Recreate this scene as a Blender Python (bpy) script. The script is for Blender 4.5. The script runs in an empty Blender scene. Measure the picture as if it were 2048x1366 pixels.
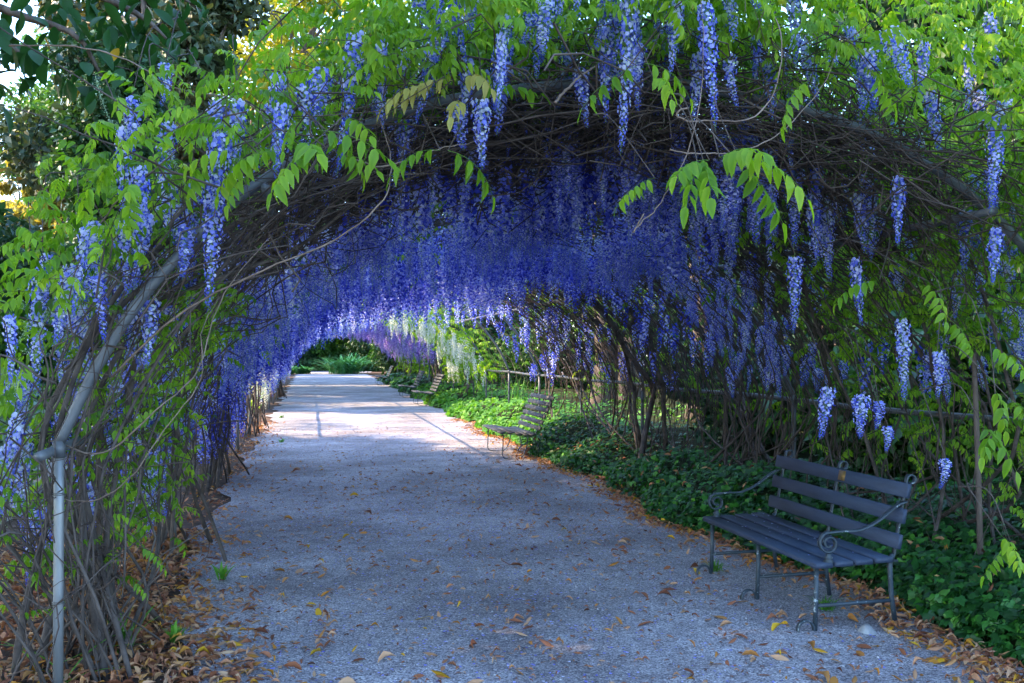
import bpy, math, random
import numpy as np

rng = np.random.default_rng(11)
random.seed(11)
SC = bpy.context.scene
COL = SC.collection
R = math.radians

# ------------------------------------------------------------------ camera
YAW = R(11.42)
F = 2000.0 / 2048.0
CAMZ = 1.75
cam_d = bpy.data.cameras.new('camera')
cam = bpy.data.objects.new('camera', cam_d)
COL.objects.link(cam)
cam.location = (0, 0, CAMZ)
cam.rotation_euler = (R(90.63), 0, -YAW)
cam_d.sensor_width = 36
cam_d.lens = 36 * F
cam_d.clip_start = 0.1
cam_d.clip_end = 800
SC.camera = cam

# ------------------------------------------------------------------ light
SUN_EL = R(39)
SUN_AZ = R(281.5)          # clockwise from +Y (down the path): the sun stands to the left
world = bpy.data.worlds.new('World')
SC.world = world
world.use_nodes = True
nt = world.node_tree
nt.nodes.clear()
o_ = nt.nodes.new('ShaderNodeOutputWorld')
b_ = nt.nodes.new('ShaderNodeBackground')
s_ = nt.nodes.new('ShaderNodeTexSky')
s_.sky_type = 'NISHITA'
s_.sun_disc = False
s_.sun_elevation = SUN_EL
s_.sun_rotation = SUN_AZ
s_.air_density = 1.0
s_.dust_density = 0.6
s_.ozone_density = 4.0
b_.inputs['Strength'].default_value = 0.15
nt.links.new(s_.outputs[0], b_.inputs[0])
nt.links.new(b_.outputs[0], o_.inputs[0])

sd = bpy.data.lights.new('sun', 'SUN')
sd.energy = 2.1
sd.angle = R(0.6)
sd.color = (1.0, 0.74, 0.46)
so = bpy.data.objects.new('sun', sd)
COL.objects.link(so)
so.location = (20, 0, 30)
so.rotation_euler = (R(90) - SUN_EL, 0, math.pi - SUN_AZ)

vs = SC.view_settings
vs.view_transform = 'Standard'
vs.look = 'None'
vs.exposure = 3.15
vs.gamma = 1.0
vs.use_curve_mapping = False
SC.cycles.use_denoising = True
SC.cycles.denoising_prefilter = 'ACCURATE'
SC.cycles.max_bounces = 7
SC.cycles.diffuse_bounces = 5
SC.cycles.glossy_bounces = 2
SC.cycles.transmission_bounces = 4
SC.cycles.sample_clamp_indirect = 6.0


# ------------------------------------------------------------------ helpers
def at(px, py, d):
    """a point of the place from its pixel in the 2048 wide photograph and its depth in metres"""
    u = (px - 1024) / 2000.0
    l = u * d
    return np.array([d * math.sin(YAW) + l * math.cos(YAW),
                     d * math.cos(YAW) - l * math.sin(YAW),
                     CAMZ - (py - 705) / 2000.0 * d])


def new_mesh(name, V, faces, tone=None, smooth=False):
    """V (n,3); faces: list of (m,k) int arrays; tone: per vertex float"""
    me = bpy.data.meshes.new(name)
    V = np.asarray(V, dtype=np.float32)
    faces = [np.asarray(f, dtype=np.int32) for f in faces if len(f)]
    nl = sum(f.size for f in faces)
    npoly = sum(len(f) for f in faces)
    me.vertices.add(len(V))
    me.vertices.foreach_set('co', V.ravel())
    me.loops.add(nl)
    me.loops.foreach_set('vertex_index', np.concatenate([f.ravel() for f in faces]))
    me.polygons.add(npoly)
    starts = []
    p = 0
    for f in faces:
        starts.append(p + np.arange(len(f)) * f.shape[1])
        p += f.size
    me.polygons.foreach_set('loop_start', np.concatenate(starts).astype(np.int32))
    if smooth:
        me.polygons.foreach_set('use_smooth', np.ones(npoly, dtype=bool))
    me.update(calc_edges=True)
    me.validate()
    if tone is not None:
        a = me.attributes.new('tone', 'FLOAT', 'POINT')
        a.data.foreach_set('value', np.asarray(tone, dtype=np.float32))
    return me


class MB:
    def __init__(s):
        s.V, s.F, s.T, s.n = [], [], [], 0

    def add(s, V, faces, tone=0.5):
        V = np.asarray(V, dtype=np.float32).reshape(-1, 3)
        t = np.broadcast_to(np.asarray(tone, dtype=np.float32), (len(V),))
        s.V.append(V)
        s.T.append(t)
        for f in faces:
            f = np.asarray(f, dtype=np.int64)
            if len(f):
                s.F.append(f + s.n)
        s.n += len(V)
        return s

    def inst(s, tmpl, M, L, dt=None):
        """copies of a template (V,F,T): M (m,3,3) row-vector matrices, L (m,3), dt (m,) tone offsets"""
        V, F_, T = tmpl
        m = len(L)
        if m == 0:
            return s
        P = np.einsum('vi,mij->mvj', V, M) + L[:, None, :]
        t = np.repeat(T[None, :], m, 0)
        if dt is not None:
            t = np.where(t > 0.97, t, np.clip(t + dt[:, None], 0, 0.96))
        off = np.arange(m)[:, None, None] * len(V)
        fs = [(f[None] + off).reshape(-1, f.shape[1]) for f in F_]
        return s.add(P.reshape(-1, 3), fs, t.ravel())

    def tubes(s, P, Rr, k=5, tone=0.5, cap=False):
        """P (m,n,3) centre lines, Rr (m,n) radii"""
        P = np.asarray(P, float)
        m, n, _ = P.shape
        T = np.gradient(P, axis=1)
        T /= np.linalg.norm(T, axis=2, keepdims=True) + 1e-9
        ref = np.zeros_like(T)
        # a reference that turns with the tube, chosen per tube from its mean direction
        mean = np.abs(T.mean(1))
        ax = np.argmin(mean, axis=1)
        ref[np.arange(m), :, ax] = 1.0
        A = np.cross(T, ref)
        A /= np.linalg.norm(A, axis=2, keepdims=True) + 1e-9
        B = np.cross(T, A)
        ang = np.arange(k) * 2 * math.pi / k
        Rr = np.broadcast_to(Rr, (m, n))
        V = P[:, :, None, :] + Rr[:, :, None, None] * (A[:, :, None, :] * np.cos(ang)[None, None, :, None]
                                                       + B[:, :, None, :] * np.sin(ang)[None, None, :, None])
        i = np.arange(n - 1)[:, None] * k
        j = np.arange(k)[None, :]
        q = np.stack([i + j, i + (j + 1) % k, i + k + (j + 1) % k, i + k + j], -1).reshape(-1, 4)
        off = np.arange(m)[:, None, None] * (n * k)
        faces = [(q[None] + off).reshape(-1, 4)]
        if cap:
            c = np.stack([np.arange(k)[::-1], (n - 1) * k + np.arange(k)])
            faces.append((c[None] + off).reshape(-1, k))
        tt = np.repeat(np.broadcast_to(np.asarray(tone, float), (m,)), n * k)
        return s.add(V.reshape(-1, 3), faces, tt)

    def tube(s, pts, r, k=8, tone=0.5, cap=True):
        pts = np.asarray(pts, float)
        rr = np.broadcast_to(np.asarray(r, float), (len(pts),))
        return s.tubes(pts[None], rr[None], k, tone, cap)

    def box(s, lo, hi, tone=0.5, bev=0.0):
        x0, y0, z0 = lo
        x1, y1, z1 = hi
        V = np.array([[x, y, z] for z in (z0, z1) for y in (y0, y1) for x in (x0, x1)], float)
        f = [[0, 2, 3, 1], [4, 5, 7, 6], [0, 1, 5, 4], [2, 6, 7, 3], [0, 4, 6, 2], [1, 3, 7, 5]]
        return s.add(V, [np.array(f)], tone)

    def mesh(s, name, smooth=False):
        byk = {}
        for f in s.F:
            byk.setdefault(f.shape[1], []).append(f)
        return new_mesh(name, np.concatenate(s.V), [np.concatenate(v) for v in byk.values()],
                        np.concatenate(s.T), smooth)

    def tmpl(s):
        byk = {}
        for f in s.F:
            byk.setdefault(f.shape[1], []).append(f)
        return (np.concatenate(s.V).astype(np.float32), [np.concatenate(v) for v in byk.values()],
                np.concatenate(s.T))

    def build(s, name, mat, parent=None, smooth=False, kind=None):
        return obj(name, s.mesh(name, smooth), mat, parent, kind)


def obj(name, me, mat=None, parent=None, kind=None):
    o = bpy.data.objects.new(name, me)
    COL.objects.link(o)
    if mat is not None and not me.materials:
        me.materials.append(mat)
    if parent is not None:
        o.parent = parent
        # parents are only moved and turned about Z: keep the vertices where they were built
        if parent.matrix_basis != parent.matrix_basis.Identity(4):
            o.matrix_parent_inverse = parent.matrix_basis.inverted()
    if kind:
        o['kind'] = kind
    return o


def thing(name, label, cat, loc=(0, 0, 0), group=None):
    o = bpy.data.objects.new(name, None)
    COL.objects.link(o)
    o.empty_display_size = 0.2
    o.location = loc
    return tag(o, label, cat, group)


def tag(o, label, cat, group=None):
    o['label'] = label
    o['category'] = cat
    if group:
        o['group'] = group
    return o


def rotz(a):
    a = np.asarray(a, float)
    c, s_, z, o = np.cos(a), np.sin(a), np.zeros_like(a), np.ones_like(a)
    # row-vector convention
    return np.stack([np.stack([c, s_, z], -1), np.stack([-s_, c, z], -1), np.stack([z, z, o], -1)], -2)


def rotx(a):
    a = np.asarray(a, float)
    c, s_, z, o = np.cos(a), np.sin(a), np.zeros_like(a), np.ones_like(a)
    return np.stack([np.stack([o, z, z], -1), np.stack([z, c, s_], -1), np.stack([z, -s_, c], -1)], -2)


def roty(a):
    a = np.asarray(a, float)
    c, s_, z, o = np.cos(a), np.sin(a), np.zeros_like(a), np.ones_like(a)
    return np.stack([np.stack([c, z, -s_], -1), np.stack([z, o, z], -1), np.stack([s_, z, c], -1)], -2)


def catmull(P, n):
    P = np.asarray(P, float)
    Q = np.vstack([2 * P[0] - P[1], P, 2 * P[-1] - P[-2]])
    out = []
    for t in np.linspace(0, len(P) - 1 - 1e-6, n):
        i = int(t)
        u = t - i
        a, b, c, d = Q[i], Q[i + 1], Q[i + 2], Q[i + 3]
        out.append(0.5 * (2 * b + (c - a) * u + (2 * a - 5 * b + 4 * c - d) * u * u + (3 * b - a - 3 * c + d) * u ** 3))
    return np.array(out)


# ------------------------------------------------------------------ materials
def nmat(name):
    m = bpy.data.materials.new(name)
    m.use_nodes = True
    t = m.node_tree
    t.nodes.clear()
    out = t.nodes.new('ShaderNodeOutputMaterial')
    return m, t, out


def ramp(t, stops, fac, interp='LINEAR'):
    r = t.nodes.new('ShaderNodeValToRGB')
    r.color_ramp.interpolation = interp
    e = r.color_ramp.elements
    while len(e) < len(stops):
        e.new(0.5)
    for el, (p, c) in zip(e, stops):
        el.position = p
        el.color = (*c, 1)
    if fac is not None:
        t.links.new(fac, r.inputs[0])
    return r


def math_n(t, op, a, b):
    n = t.nodes.new('ShaderNodeMath')
    n.operation = op
    for i, v in enumerate((a, b)):
        if isinstance(v, (int, float)):
            n.inputs[i].default_value = v
        else:
            t.links.new(v, n.inputs[i])
    return n.outputs[0]


def noise(t, scale, detail=3, rough=0.55, coord=None):
    n = t.nodes.new('ShaderNodeTexNoise')
    n.inputs['Scale'].default_value = scale
    n.inputs['Detail'].default_value = detail
    n.inputs['Roughness'].default_value = rough
    if coord is not None:
        t.links.new(coord, n.inputs['Vector'])
    return n.outputs['Fac']


def leaf_mat(name, stops, trans=0.4, tint=(1.25, 1.2, 0.55), rough=0.5, spec=0.3, vary=0.25, patch=0.0):
    """thin leaf or petal: the colour comes from the per-vertex tone through a ramp, light shines through"""
    m, t, out = nmat(name)
    a = t.nodes.new('ShaderNodeAttribute')
    a.attribute_name = 'tone'
    f = a.outputs['Fac']
    oi = t.nodes.new('ShaderNodeObjectInfo')
    f2 = math_n(t, 'ADD', f, math_n(t, 'MULTIPLY', math_n(t, 'SUBTRACT', oi.outputs['Random'], 0.5), vary))
    if patch:
        g = t.nodes.new('ShaderNodeNewGeometry')
        f2 = math_n(t, 'ADD', f2, math_n(t, 'MULTIPLY', math_n(t, 'SUBTRACT', noise(t, 1.4, 2, 0.5, g.outputs['Position']), 0.5), patch))
    # keep the stem tone (>.97) out of the variation
    isst = math_n(t, 'GREATER_THAN', f, 0.97)
    mx = t.nodes.new('ShaderNodeMix')
    t.links.new(isst, mx.inputs[0])
    cl = t.nodes.new('ShaderNodeClamp')
    cl.inputs['Max'].default_value = 0.96
    t.links.new(f2, cl.inputs[0])
    t.links.new(cl.outputs[0], mx.inputs[2])
    t.links.new(f, mx.inputs[3])
    r = ramp(t, stops, mx.outputs[0])
    p = t.nodes.new('ShaderNodeBsdfPrincipled')
    p.inputs['Roughness'].default_value = rough
    p.inputs['Specular IOR Level'].default_value = spec
    t.links.new(r.outputs[0], p.inputs['Base Color'])
    tr = t.nodes.new('ShaderNodeBsdfTranslucent')
    vm = t.nodes.new('ShaderNodeVectorMath')
    vm.operation = 'MULTIPLY'
    vm.inputs[1].default_value = tint
    t.links.new(r.outputs[0], vm.inputs[0])
    t.links.new(vm.outputs[0], tr.inputs[0])
    ms = t.nodes.new('ShaderNodeMixShader')
    ms.inputs[0].default_value = trans
    t.links.new(p.outputs[0], ms.inputs[1])
    t.links.new(tr.outputs[0], ms.inputs[2])
    t.links.new(ms.outputs[0], out.inputs[0])
    return m


def solid_mat(name, c0, c1, scale=6, rough=0.6, metal=0.0, bump=0.0, bscale=40, spec=0.5, spots=None, stretch=None):
    m, t, out = nmat(name)
    tc = t.nodes.new('ShaderNodeTexCoord')
    co = tc.outputs['Object']
    if stretch:
        mp = t.nodes.new('ShaderNodeMapping')
        mp.inputs['Scale'].default_value = stretch
        t.links.new(co, mp.inputs[0])
        co = mp.outputs[0]
    n = noise(t, scale, 5, 0.6, co)
    st = [(0.3, c0), (0.7, c1)]
    r = ramp(t, st, n)
    colo = r.outputs[0]
    if spots:
        sc, thr, cc = spots
        n2 = noise(t, sc, 4, 0.65, co)
        r2 = ramp(t, [(thr, (0, 0, 0)), (thr + 0.04, (1, 1, 1))], n2)
        mx = t.nodes.new('ShaderNodeMix')
        mx.data_type = 'RGBA'
        t.links.new(r2.outputs[0], mx.inputs[0])
        t.links.new(colo, mx.inputs[6])
        mx.inputs[7].default_value = (*cc, 1)
        colo = mx.outputs[2]
    p = t.nodes.new('ShaderNodeBsdfPrincipled')
    p.inputs['Roughness'].default_value = rough
    p.inputs['Metallic'].default_value = metal
    p.inputs['Specular IOR Level'].default_value = spec
    t.links.new(colo, p.inputs['Base Color'])
    if bump:
        b = t.nodes.new('ShaderNodeBump')
        b.inputs['Strength'].default_value = bump
        b.inputs['Distance'].default_value = 0.01
        t.links.new(noise(t, bscale, 4, 0.6, co), b.inputs['Height'])
        t.links.new(b.outputs[0], p.inputs['Normal'])
    t.links.new(p.outputs[0], out.inputs[0])
    return m


# petals: 0 deep violet, .35 violet blue, .7 pale lavender, 1 the green stalk
M_FLOWER = leaf_mat('wisteria_violet', [(0.0, (0.030, 0.040, 0.37)), (0.3, (0.085, 0.118, 0.70)), (0.62, (0.31, 0.36, 0.89)),
                                        (0.95, (0.74, 0.77, 0.95)), (0.985, (0.20, 0.36, 0.12))],
                    trans=0.5, tint=(1.05, 1.05, 1.1), rough=0.6, spec=0.15, vary=0.22)
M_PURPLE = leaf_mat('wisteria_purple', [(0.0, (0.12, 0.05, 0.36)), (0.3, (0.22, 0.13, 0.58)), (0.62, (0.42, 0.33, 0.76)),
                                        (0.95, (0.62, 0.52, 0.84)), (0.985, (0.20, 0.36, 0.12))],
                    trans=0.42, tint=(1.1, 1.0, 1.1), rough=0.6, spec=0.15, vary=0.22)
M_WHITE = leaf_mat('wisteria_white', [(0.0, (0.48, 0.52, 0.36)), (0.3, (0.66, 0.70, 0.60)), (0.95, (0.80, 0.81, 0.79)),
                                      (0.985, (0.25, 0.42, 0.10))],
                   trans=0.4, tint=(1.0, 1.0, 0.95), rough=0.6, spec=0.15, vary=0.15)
M_LEAF = leaf_mat('wisteria_leaf', [(0.0, (0.045, 0.13, 0.010)), (0.4, (0.13, 0.29, 0.014)), (0.75, (0.25, 0.42, 0.025)),
                                    (0.96, (0.40, 0.50, 0.045)), (0.985, (0.16, 0.30, 0.05))],
                  trans=0.55, tint=(1.25, 1.25, 0.5), rough=0.45, spec=0.35, vary=0.3)
M_BRONZE = leaf_mat('young_bronze_leaf', [(0.0, (0.22, 0.24, 0.05)), (0.96, (0.42, 0.38, 0.10)), (0.985, (0.3, 0.32, 0.08))],
                    trans=0.45, tint=(1.2, 1.0, 0.5), vary=0.3)
M_SILVER = leaf_mat('silvery_bud', [(0.0, (0.22, 0.36, 0.24)), (0.96, (0.42, 0.55, 0.42)), (0.985, (0.3, 0.45, 0.25))],
                    trans=0.35, tint=(1.1, 1.1, 0.8), vary=0.3)
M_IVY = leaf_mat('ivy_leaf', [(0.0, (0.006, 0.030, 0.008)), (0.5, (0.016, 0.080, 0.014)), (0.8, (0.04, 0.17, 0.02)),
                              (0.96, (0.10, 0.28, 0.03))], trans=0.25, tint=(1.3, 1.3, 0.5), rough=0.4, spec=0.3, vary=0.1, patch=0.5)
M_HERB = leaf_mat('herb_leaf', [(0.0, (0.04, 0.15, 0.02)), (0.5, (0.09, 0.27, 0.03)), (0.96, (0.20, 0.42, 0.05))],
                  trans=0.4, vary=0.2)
M_BIGLEAF = leaf_mat('glossy_dark_leaf', [(0.0, (0.008, 0.038, 0.010)), (0.6, (0.020, 0.080, 0.018)), (0.9, (0.07, 0.17, 0.03)),
                                          (0.96, (0.50, 0.30, 0.03)), (0.985, (0.08, 0.07, 0.05))],
                     trans=0.3, tint=(1.4, 1.3, 0.4), rough=0.42, spec=0.22, vary=0.2)
M_DRY = leaf_mat('dry_leaf', [(0.0, (0.11, 0.040, 0.024)), (0.25, (0.28, 0.10, 0.050)), (0.5, (0.43, 0.20, 0.10)), (0.7, (0.54, 0.34, 0.20)),
                              (0.8, (0.42, 0.17, 0.03)), (0.9, (0.60, 0.33, 0.02)), (0.96, (0.62, 0.42, 0.04))],
                 trans=0.15, tint=(1.1, 1.0, 0.7), rough=0.65, spec=0.2, vary=0.05)
M_PETAL = leaf_mat('fallen_petal', [(0.0, (0.10, 0.10, 0.62)), (0.6, (0.35, 0.35, 0.85)), (0.96, (0.75, 0.74, 0.88))],
                   trans=0.3, tint=(1, 1, 1), vary=0.0)
M_STONES = leaf_mat('loose_stone', [(0.0, (0.10, 0.10, 0.11)), (0.5, (0.32, 0.31, 0.33)), (0.96, (0.62, 0.60, 0.60))], trans=0.0, rough=0.8, spec=0.3, vary=0.0)
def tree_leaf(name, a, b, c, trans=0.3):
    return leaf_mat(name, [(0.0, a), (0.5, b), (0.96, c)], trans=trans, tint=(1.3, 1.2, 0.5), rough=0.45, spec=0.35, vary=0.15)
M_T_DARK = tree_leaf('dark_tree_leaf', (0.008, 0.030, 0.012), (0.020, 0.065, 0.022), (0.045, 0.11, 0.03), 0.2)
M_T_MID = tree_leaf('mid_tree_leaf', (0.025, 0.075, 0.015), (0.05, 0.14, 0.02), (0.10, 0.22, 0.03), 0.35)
M_T_LIT = tree_leaf('sunlit_yellow_leaf', (0.16, 0.20, 0.02), (0.30, 0.32, 0.03), (0.45, 0.42, 0.06), 0.45)  # yellow of the sunlit crowns put into the leaf colour
M_T_SUN_GUM = tree_leaf('sunlit_gum_leaf', (0.18, 0.19, 0.04), (0.34, 0.31, 0.07), (0.50, 0.42, 0.12), 0.5)  # warm sunlight on the gums put into the leaf colour
M_T_SILVER = tree_leaf('silver_shrub_leaf', (0.14, 0.24, 0.17), (0.24, 0.36, 0.27), (0.40, 0.50, 0.40), 0.3)
M_T_BROWN = tree_leaf('conifer_needle', (0.022, 0.050, 0.03), (0.05, 0.07, 0.03), (0.17, 0.10, 0.04), 0.2)
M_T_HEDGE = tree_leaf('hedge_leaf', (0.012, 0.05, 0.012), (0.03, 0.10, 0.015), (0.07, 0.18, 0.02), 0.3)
M_STRAP = tree_leaf('strap_leaf', (0.02, 0.12, 0.05), (0.04, 0.20, 0.07), (0.09, 0.30, 0.10), 0.25)

M_BARK = solid_mat('grey_brown_vine_bark', (0.030, 0.023, 0.020), (0.125, 0.102, 0.090), scale=7, rough=0.8, bump=0.6, bscale=60, spec=0.2)
M_TWIG = solid_mat('brown_twig_bark', (0.026, 0.018, 0.015), (0.105, 0.080, 0.068), scale=5, rough=0.8, spec=0.2)
M_SHOOT = solid_mat('tan_shoot_bark', (0.10, 0.068, 0.050), (0.25, 0.185, 0.145), scale=7, rough=0.6, spec=0.3)
M_TRUNK = solid_mat('tree_trunk_bark', (0.05, 0.040, 0.032), (0.17, 0.135, 0.11), scale=5, rough=0.9, bump=0.9, bscale=14, spec=0.2, stretch=(3, 3, 0.5))
M_PIPE = solid_mat('grey_painted_pipe', (0.060, 0.068, 0.075), (0.125, 0.135, 0.145), scale=7, rough=0.5, metal=0.25, bump=0.15, bscale=90,
                   spots=(9, 0.63, (0.12, 0.075, 0.05)))
M_GALV = solid_mat('galvanised_post', (0.17, 0.185, 0.195), (0.27, 0.285, 0.295), scale=5, rough=0.45, metal=0.4, bump=0.1, bscale=90,
                   spots=(11, 0.66, (0.16, 0.15, 0.14)), stretch=(1, 1, 0.4))
M_STAKE = solid_mat('weathered_stake_wood', (0.06, 0.042, 0.032), (0.14, 0.105, 0.085), scale=8, rough=0.85, bump=0.5, bscale=30, stretch=(4, 4, 0.5))
M_WIRE = solid_mat('tie_wire', (0.10, 0.10, 0.10), (0.18, 0.18, 0.18), rough=0.5, metal=0.6)
M_SLAT = solid_mat('dark_blue_bench_paint', (0.017, 0.029, 0.056), (0.032, 0.050, 0.088), scale=4, rough=0.55, bump=0.25, bscale=24, spec=0.4,
                   spots=(34, 0.72, (0.13, 0.14, 0.15)), stretch=(9, 1, 9))
M_IRON = solid_mat('bench_iron', (0.022, 0.034, 0.045), (0.045, 0.065, 0.080), scale=9, rough=0.5, metal=0.2, bump=0.3, bscale=120,
                   spots=(22, 0.62, (0.30, 0.36, 0.38)))
M_SLAT2 = solid_mat('grey_bench_paint', (0.040, 0.042, 0.046), (0.07, 0.07, 0.075), scale=4, rough=0.6, bump=0.25, bscale=24, stretch=(9, 1, 9))
M_PLAQUE = solid_mat('tarnished_brass', (0.20, 0.12, 0.04), (0.30, 0.19, 0.07), scale=40, rough=0.4, metal=0.6)
M_STONE = solid_mat('pale_stone', (0.20, 0.20, 0.20), (0.36, 0.36, 0.36), scale=20, rough=0.8, bump=0.4)


def gravel_mat(name):
    m, t, out = nmat(name)
    g = t.nodes.new('ShaderNodeNewGeometry')
    pos = g.outputs['Position']
    v = t.nodes.new('ShaderNodeTexVoronoi')
    v.inputs['Scale'].default_value = 105
    t.links.new(pos, v.inputs['Vector'])
    sep = t.nodes.new('ShaderNodeSeparateColor')
    t.links.new(v.outputs['Color'], sep.inputs[0])
    r = ramp(t, [(0.0, (0.10, 0.095, 0.11)), (0.30, (0.28, 0.265, 0.29)), (0.7, (0.45, 0.43, 0.455)), (0.92, (0.58, 0.56, 0.575)), (1.0, (0.82, 0.80, 0.80))],
             sep.outputs[0])
    # drifts of finer, browner dust
    big = noise(t, 0.55, 5, 0.6, pos)
    mid = noise(t, 5.0, 4, 0.6, pos)
    dust = ramp(t, [(0.38, (0.58, 0.55, 0.54)), (0.60, (1.08, 1.06, 1.05))], big)
    mx = t.nodes.new('ShaderNodeMix')
    mx.data_type = 'RGBA'
    mx.blend_type = 'MULTIPLY'
    mx.inputs[0].default_value = 1.0
    t.links.new(r.outputs[0], mx.inputs[6])
    t.links.new(dust.outputs[0], mx.inputs[7])
    d2 = ramp(t, [(0.35, (0.80, 0.78, 0.77)), (0.65, (1.08, 1.08, 1.08))], mid)
    mx2 = t.nodes.new('ShaderNodeMix')
    mx2.data_type = 'RGBA'
    mx2.blend_type = 'MULTIPLY'
    mx2.inputs[0].default_value = 1.0
    t.links.new(mx.outputs[2], mx2.inputs[6])
    t.links.new(d2.outputs[0], mx2.inputs[7])
    p = t.nodes.new('ShaderNodeBsdfPrincipled')
    p.inputs['Roughness'].default_value = 0.75
    p.inputs['Specular IOR Level'].default_value = 0.35
    t.links.new(mx2.outputs[2], p.inputs['Base Color'])
    b = t.nodes.new('ShaderNodeBump')
    b.inputs['Strength'].default_value = 0.9
    b.inputs['Distance'].default_value = 0.006
    h = math_n(t, 'SUBTRACT', 1.0, v.outputs['Distance'])
    t.links.new(math_n(t, 'ADD', h, math_n(t, 'MULTIPLY', sep.outputs[1], 0.8)), b.inputs['Height'])
    t.links.new(b.outputs[0], p.inputs['Normal'])
    t.links.new(p.outputs[0], out.inputs[0])
    return m


M_GRAVEL = gravel_mat('grey_gravel')
M_SOIL = solid_mat('leafy_soil', (0.050, 0.034, 0.026), (0.15, 0.10, 0.075), scale=9, rough=0.95, bump=1.0, bscale=25, spec=0.1)
M_BANK = solid_mat('dark_bank_soil', (0.018, 0.020, 0.010), (0.035, 0.045, 0.016), scale=9, rough=0.95, bump=0.8, bscale=25, spec=0.1)  # dark green soil of the mound under the ivy
M_PALE = solid_mat('pale_sandy_path', (0.17, 0.155, 0.15), (0.26, 0.24, 0.23), scale=12, rough=0.95, bump=0.3, bscale=60, spec=0.1)


# ------------------------------------------------------------------ setting
def sheet(name, mat, pts, z):
    """a flat strip: pts = list of (y, xleft, xright)"""
    V, Fq = [], []
    nx = 10
    for y, a, b in pts:
        for i in range(nx + 1):
            V.append((a + (b - a) * i / nx, y, z))
    for j in range(len(pts) - 1):
        for i in range(nx):
            q = j * (nx + 1) + i
            Fq.append((q, q + 1, q + nx + 2, q + nx + 1))
    me = new_mesh(name, np.array(V), [np.array(Fq)])
    return obj(name, me, mat, kind='structure')


g = MB()
n = 60
xs, ys = np.linspace(-120, 120, n), np.linspace(-40, 240, n)
X, Y = np.meshgrid(xs, ys)
V = np.stack([X.ravel(), Y.ravel(), np.full(n * n, -0.03)], -1)
ii = (np.arange(n - 1)[:, None] * n + np.arange(n - 1)[None]).ravel()
g.add(V, [np.stack([ii, ii + 1, ii + n + 1, ii + n], -1)])
g.build('ground', M_SOIL, kind='structure')

def bank_edge(y):
    return 3.72 + 0.010 * np.maximum(0, y - 8) + 0.12 * np.sin(y * 1.1) + 0.08 * np.sin(y * 2.9 + 1) \
        + 0.25 * np.exp(-((y - 5.2) / 1.2) ** 2) + 0.14 * np.exp(-((y - 6.8) / 1.4) ** 2)


edge = []
for y in np.arange(-6, 90, 0.35):
    wob = 0.10 * math.sin(y * 1.7) + 0.07 * math.sin(y * 4.1 + 1)
    li = -1.05 + wob
    if y < 8:
        li = -1.05 + 0.55 * math.exp(-((y - 5.2) / 1.6) ** 2) + wob
    ri = float(bank_edge(np.float64(y))) + 0.04
    edge.append((y, li, ri))
sheet('gravel_path', M_GRAVEL, edge, 0.0)
sheet('cross_path', M_GRAVEL, [(88.0, -14, 5.2), (93, -14, 5.6), (96, -14, 5.2)], 0.004)
sheet('sandy_side_path', M_PALE, [(y, -9.5 + 0.2 * math.sin(y), -3.3 + 0.25 * math.sin(y * 0.7)) for y in np.arange(6, 60, 2.0)], -0.02)


# the ivy bank on the right: a low mound under the ivy leaves
def bank_h(x, y):
    u = np.clip((x - bank_edge(y)) / 0.75, 0, 1)
    return (0.40 + 0.12 * np.sin(y * 0.9 + x) + 0.10 * np.sin(y * 2.3 - x * 1.7)) * np.sqrt(u) + 0.02 * (u > 0)


bys = np.arange(-3, 62, 0.4)
bu = np.concatenate([np.linspace(0, 1.2, 9), np.linspace(1.5, 9, 12)])
BX = bank_edge(bys)[:, None] + bu[None]
BY = np.repeat(bys[:, None], len(bu), 1)
BZ = bank_h(BX, BY) * 0.8 - 0.02
k = len(bu)
ii = (np.arange(len(bys) - 1)[:, None] * k + np.arange(k - 1)[None]).ravel()
new_b = new_mesh('ivy_bank', np.stack([BX, BY, BZ], -1).reshape(-1, 3), [np.stack([ii, ii + 1, ii + k + 1, ii + k], -1)], smooth=True)
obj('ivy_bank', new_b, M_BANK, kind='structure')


# ------------------------------------------------------------------ pergola frame
CX = 1.9
half = catmull([(-3.15, 1.29), (-2.93, 1.75), (-2.66, 2.15), (-2.15, 2.66), (-1.30, 3.10), (0, 3.34)], 60)
hoop = np.vstack([half, half[::-1][1:] * np.array([-1, 1])])
prof = np.vstack([[(-3.15, 0.0)], hoop, [(3.15, 0.0)]])
prof[:, 0] += CX
seg = np.linalg.norm(np.diff(prof, axis=0), axis=1)
SL = np.concatenate([[0], np.cumsum(seg)])
STOT = SL[-1]
SMID = STOT / 2
tx, tz = np.gradient(prof[:, 0], SL), np.gradient(prof[:, 1], SL)
tl = np.hypot(tx, tz)
NX, NZ = -tz / tl, tx / tl


def vault(s, y, off=0.0):
    """points on the tunnel surface: s = arc length from the left foot, off = metres outside it"""
    s = np.asarray(s, float)
    x = np.interp(s, SL, prof[:, 0]) + off * np.interp(s, SL, NX)
    z = np.interp(s, SL, prof[:, 1]) + off * np.interp(s, SL, NZ)
    return np.stack(np.broadcast_arrays(x, y, z), -1)


def vnorm(s):
    return np.interp(s, SL, NX), np.interp(s, SL, NZ)


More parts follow.
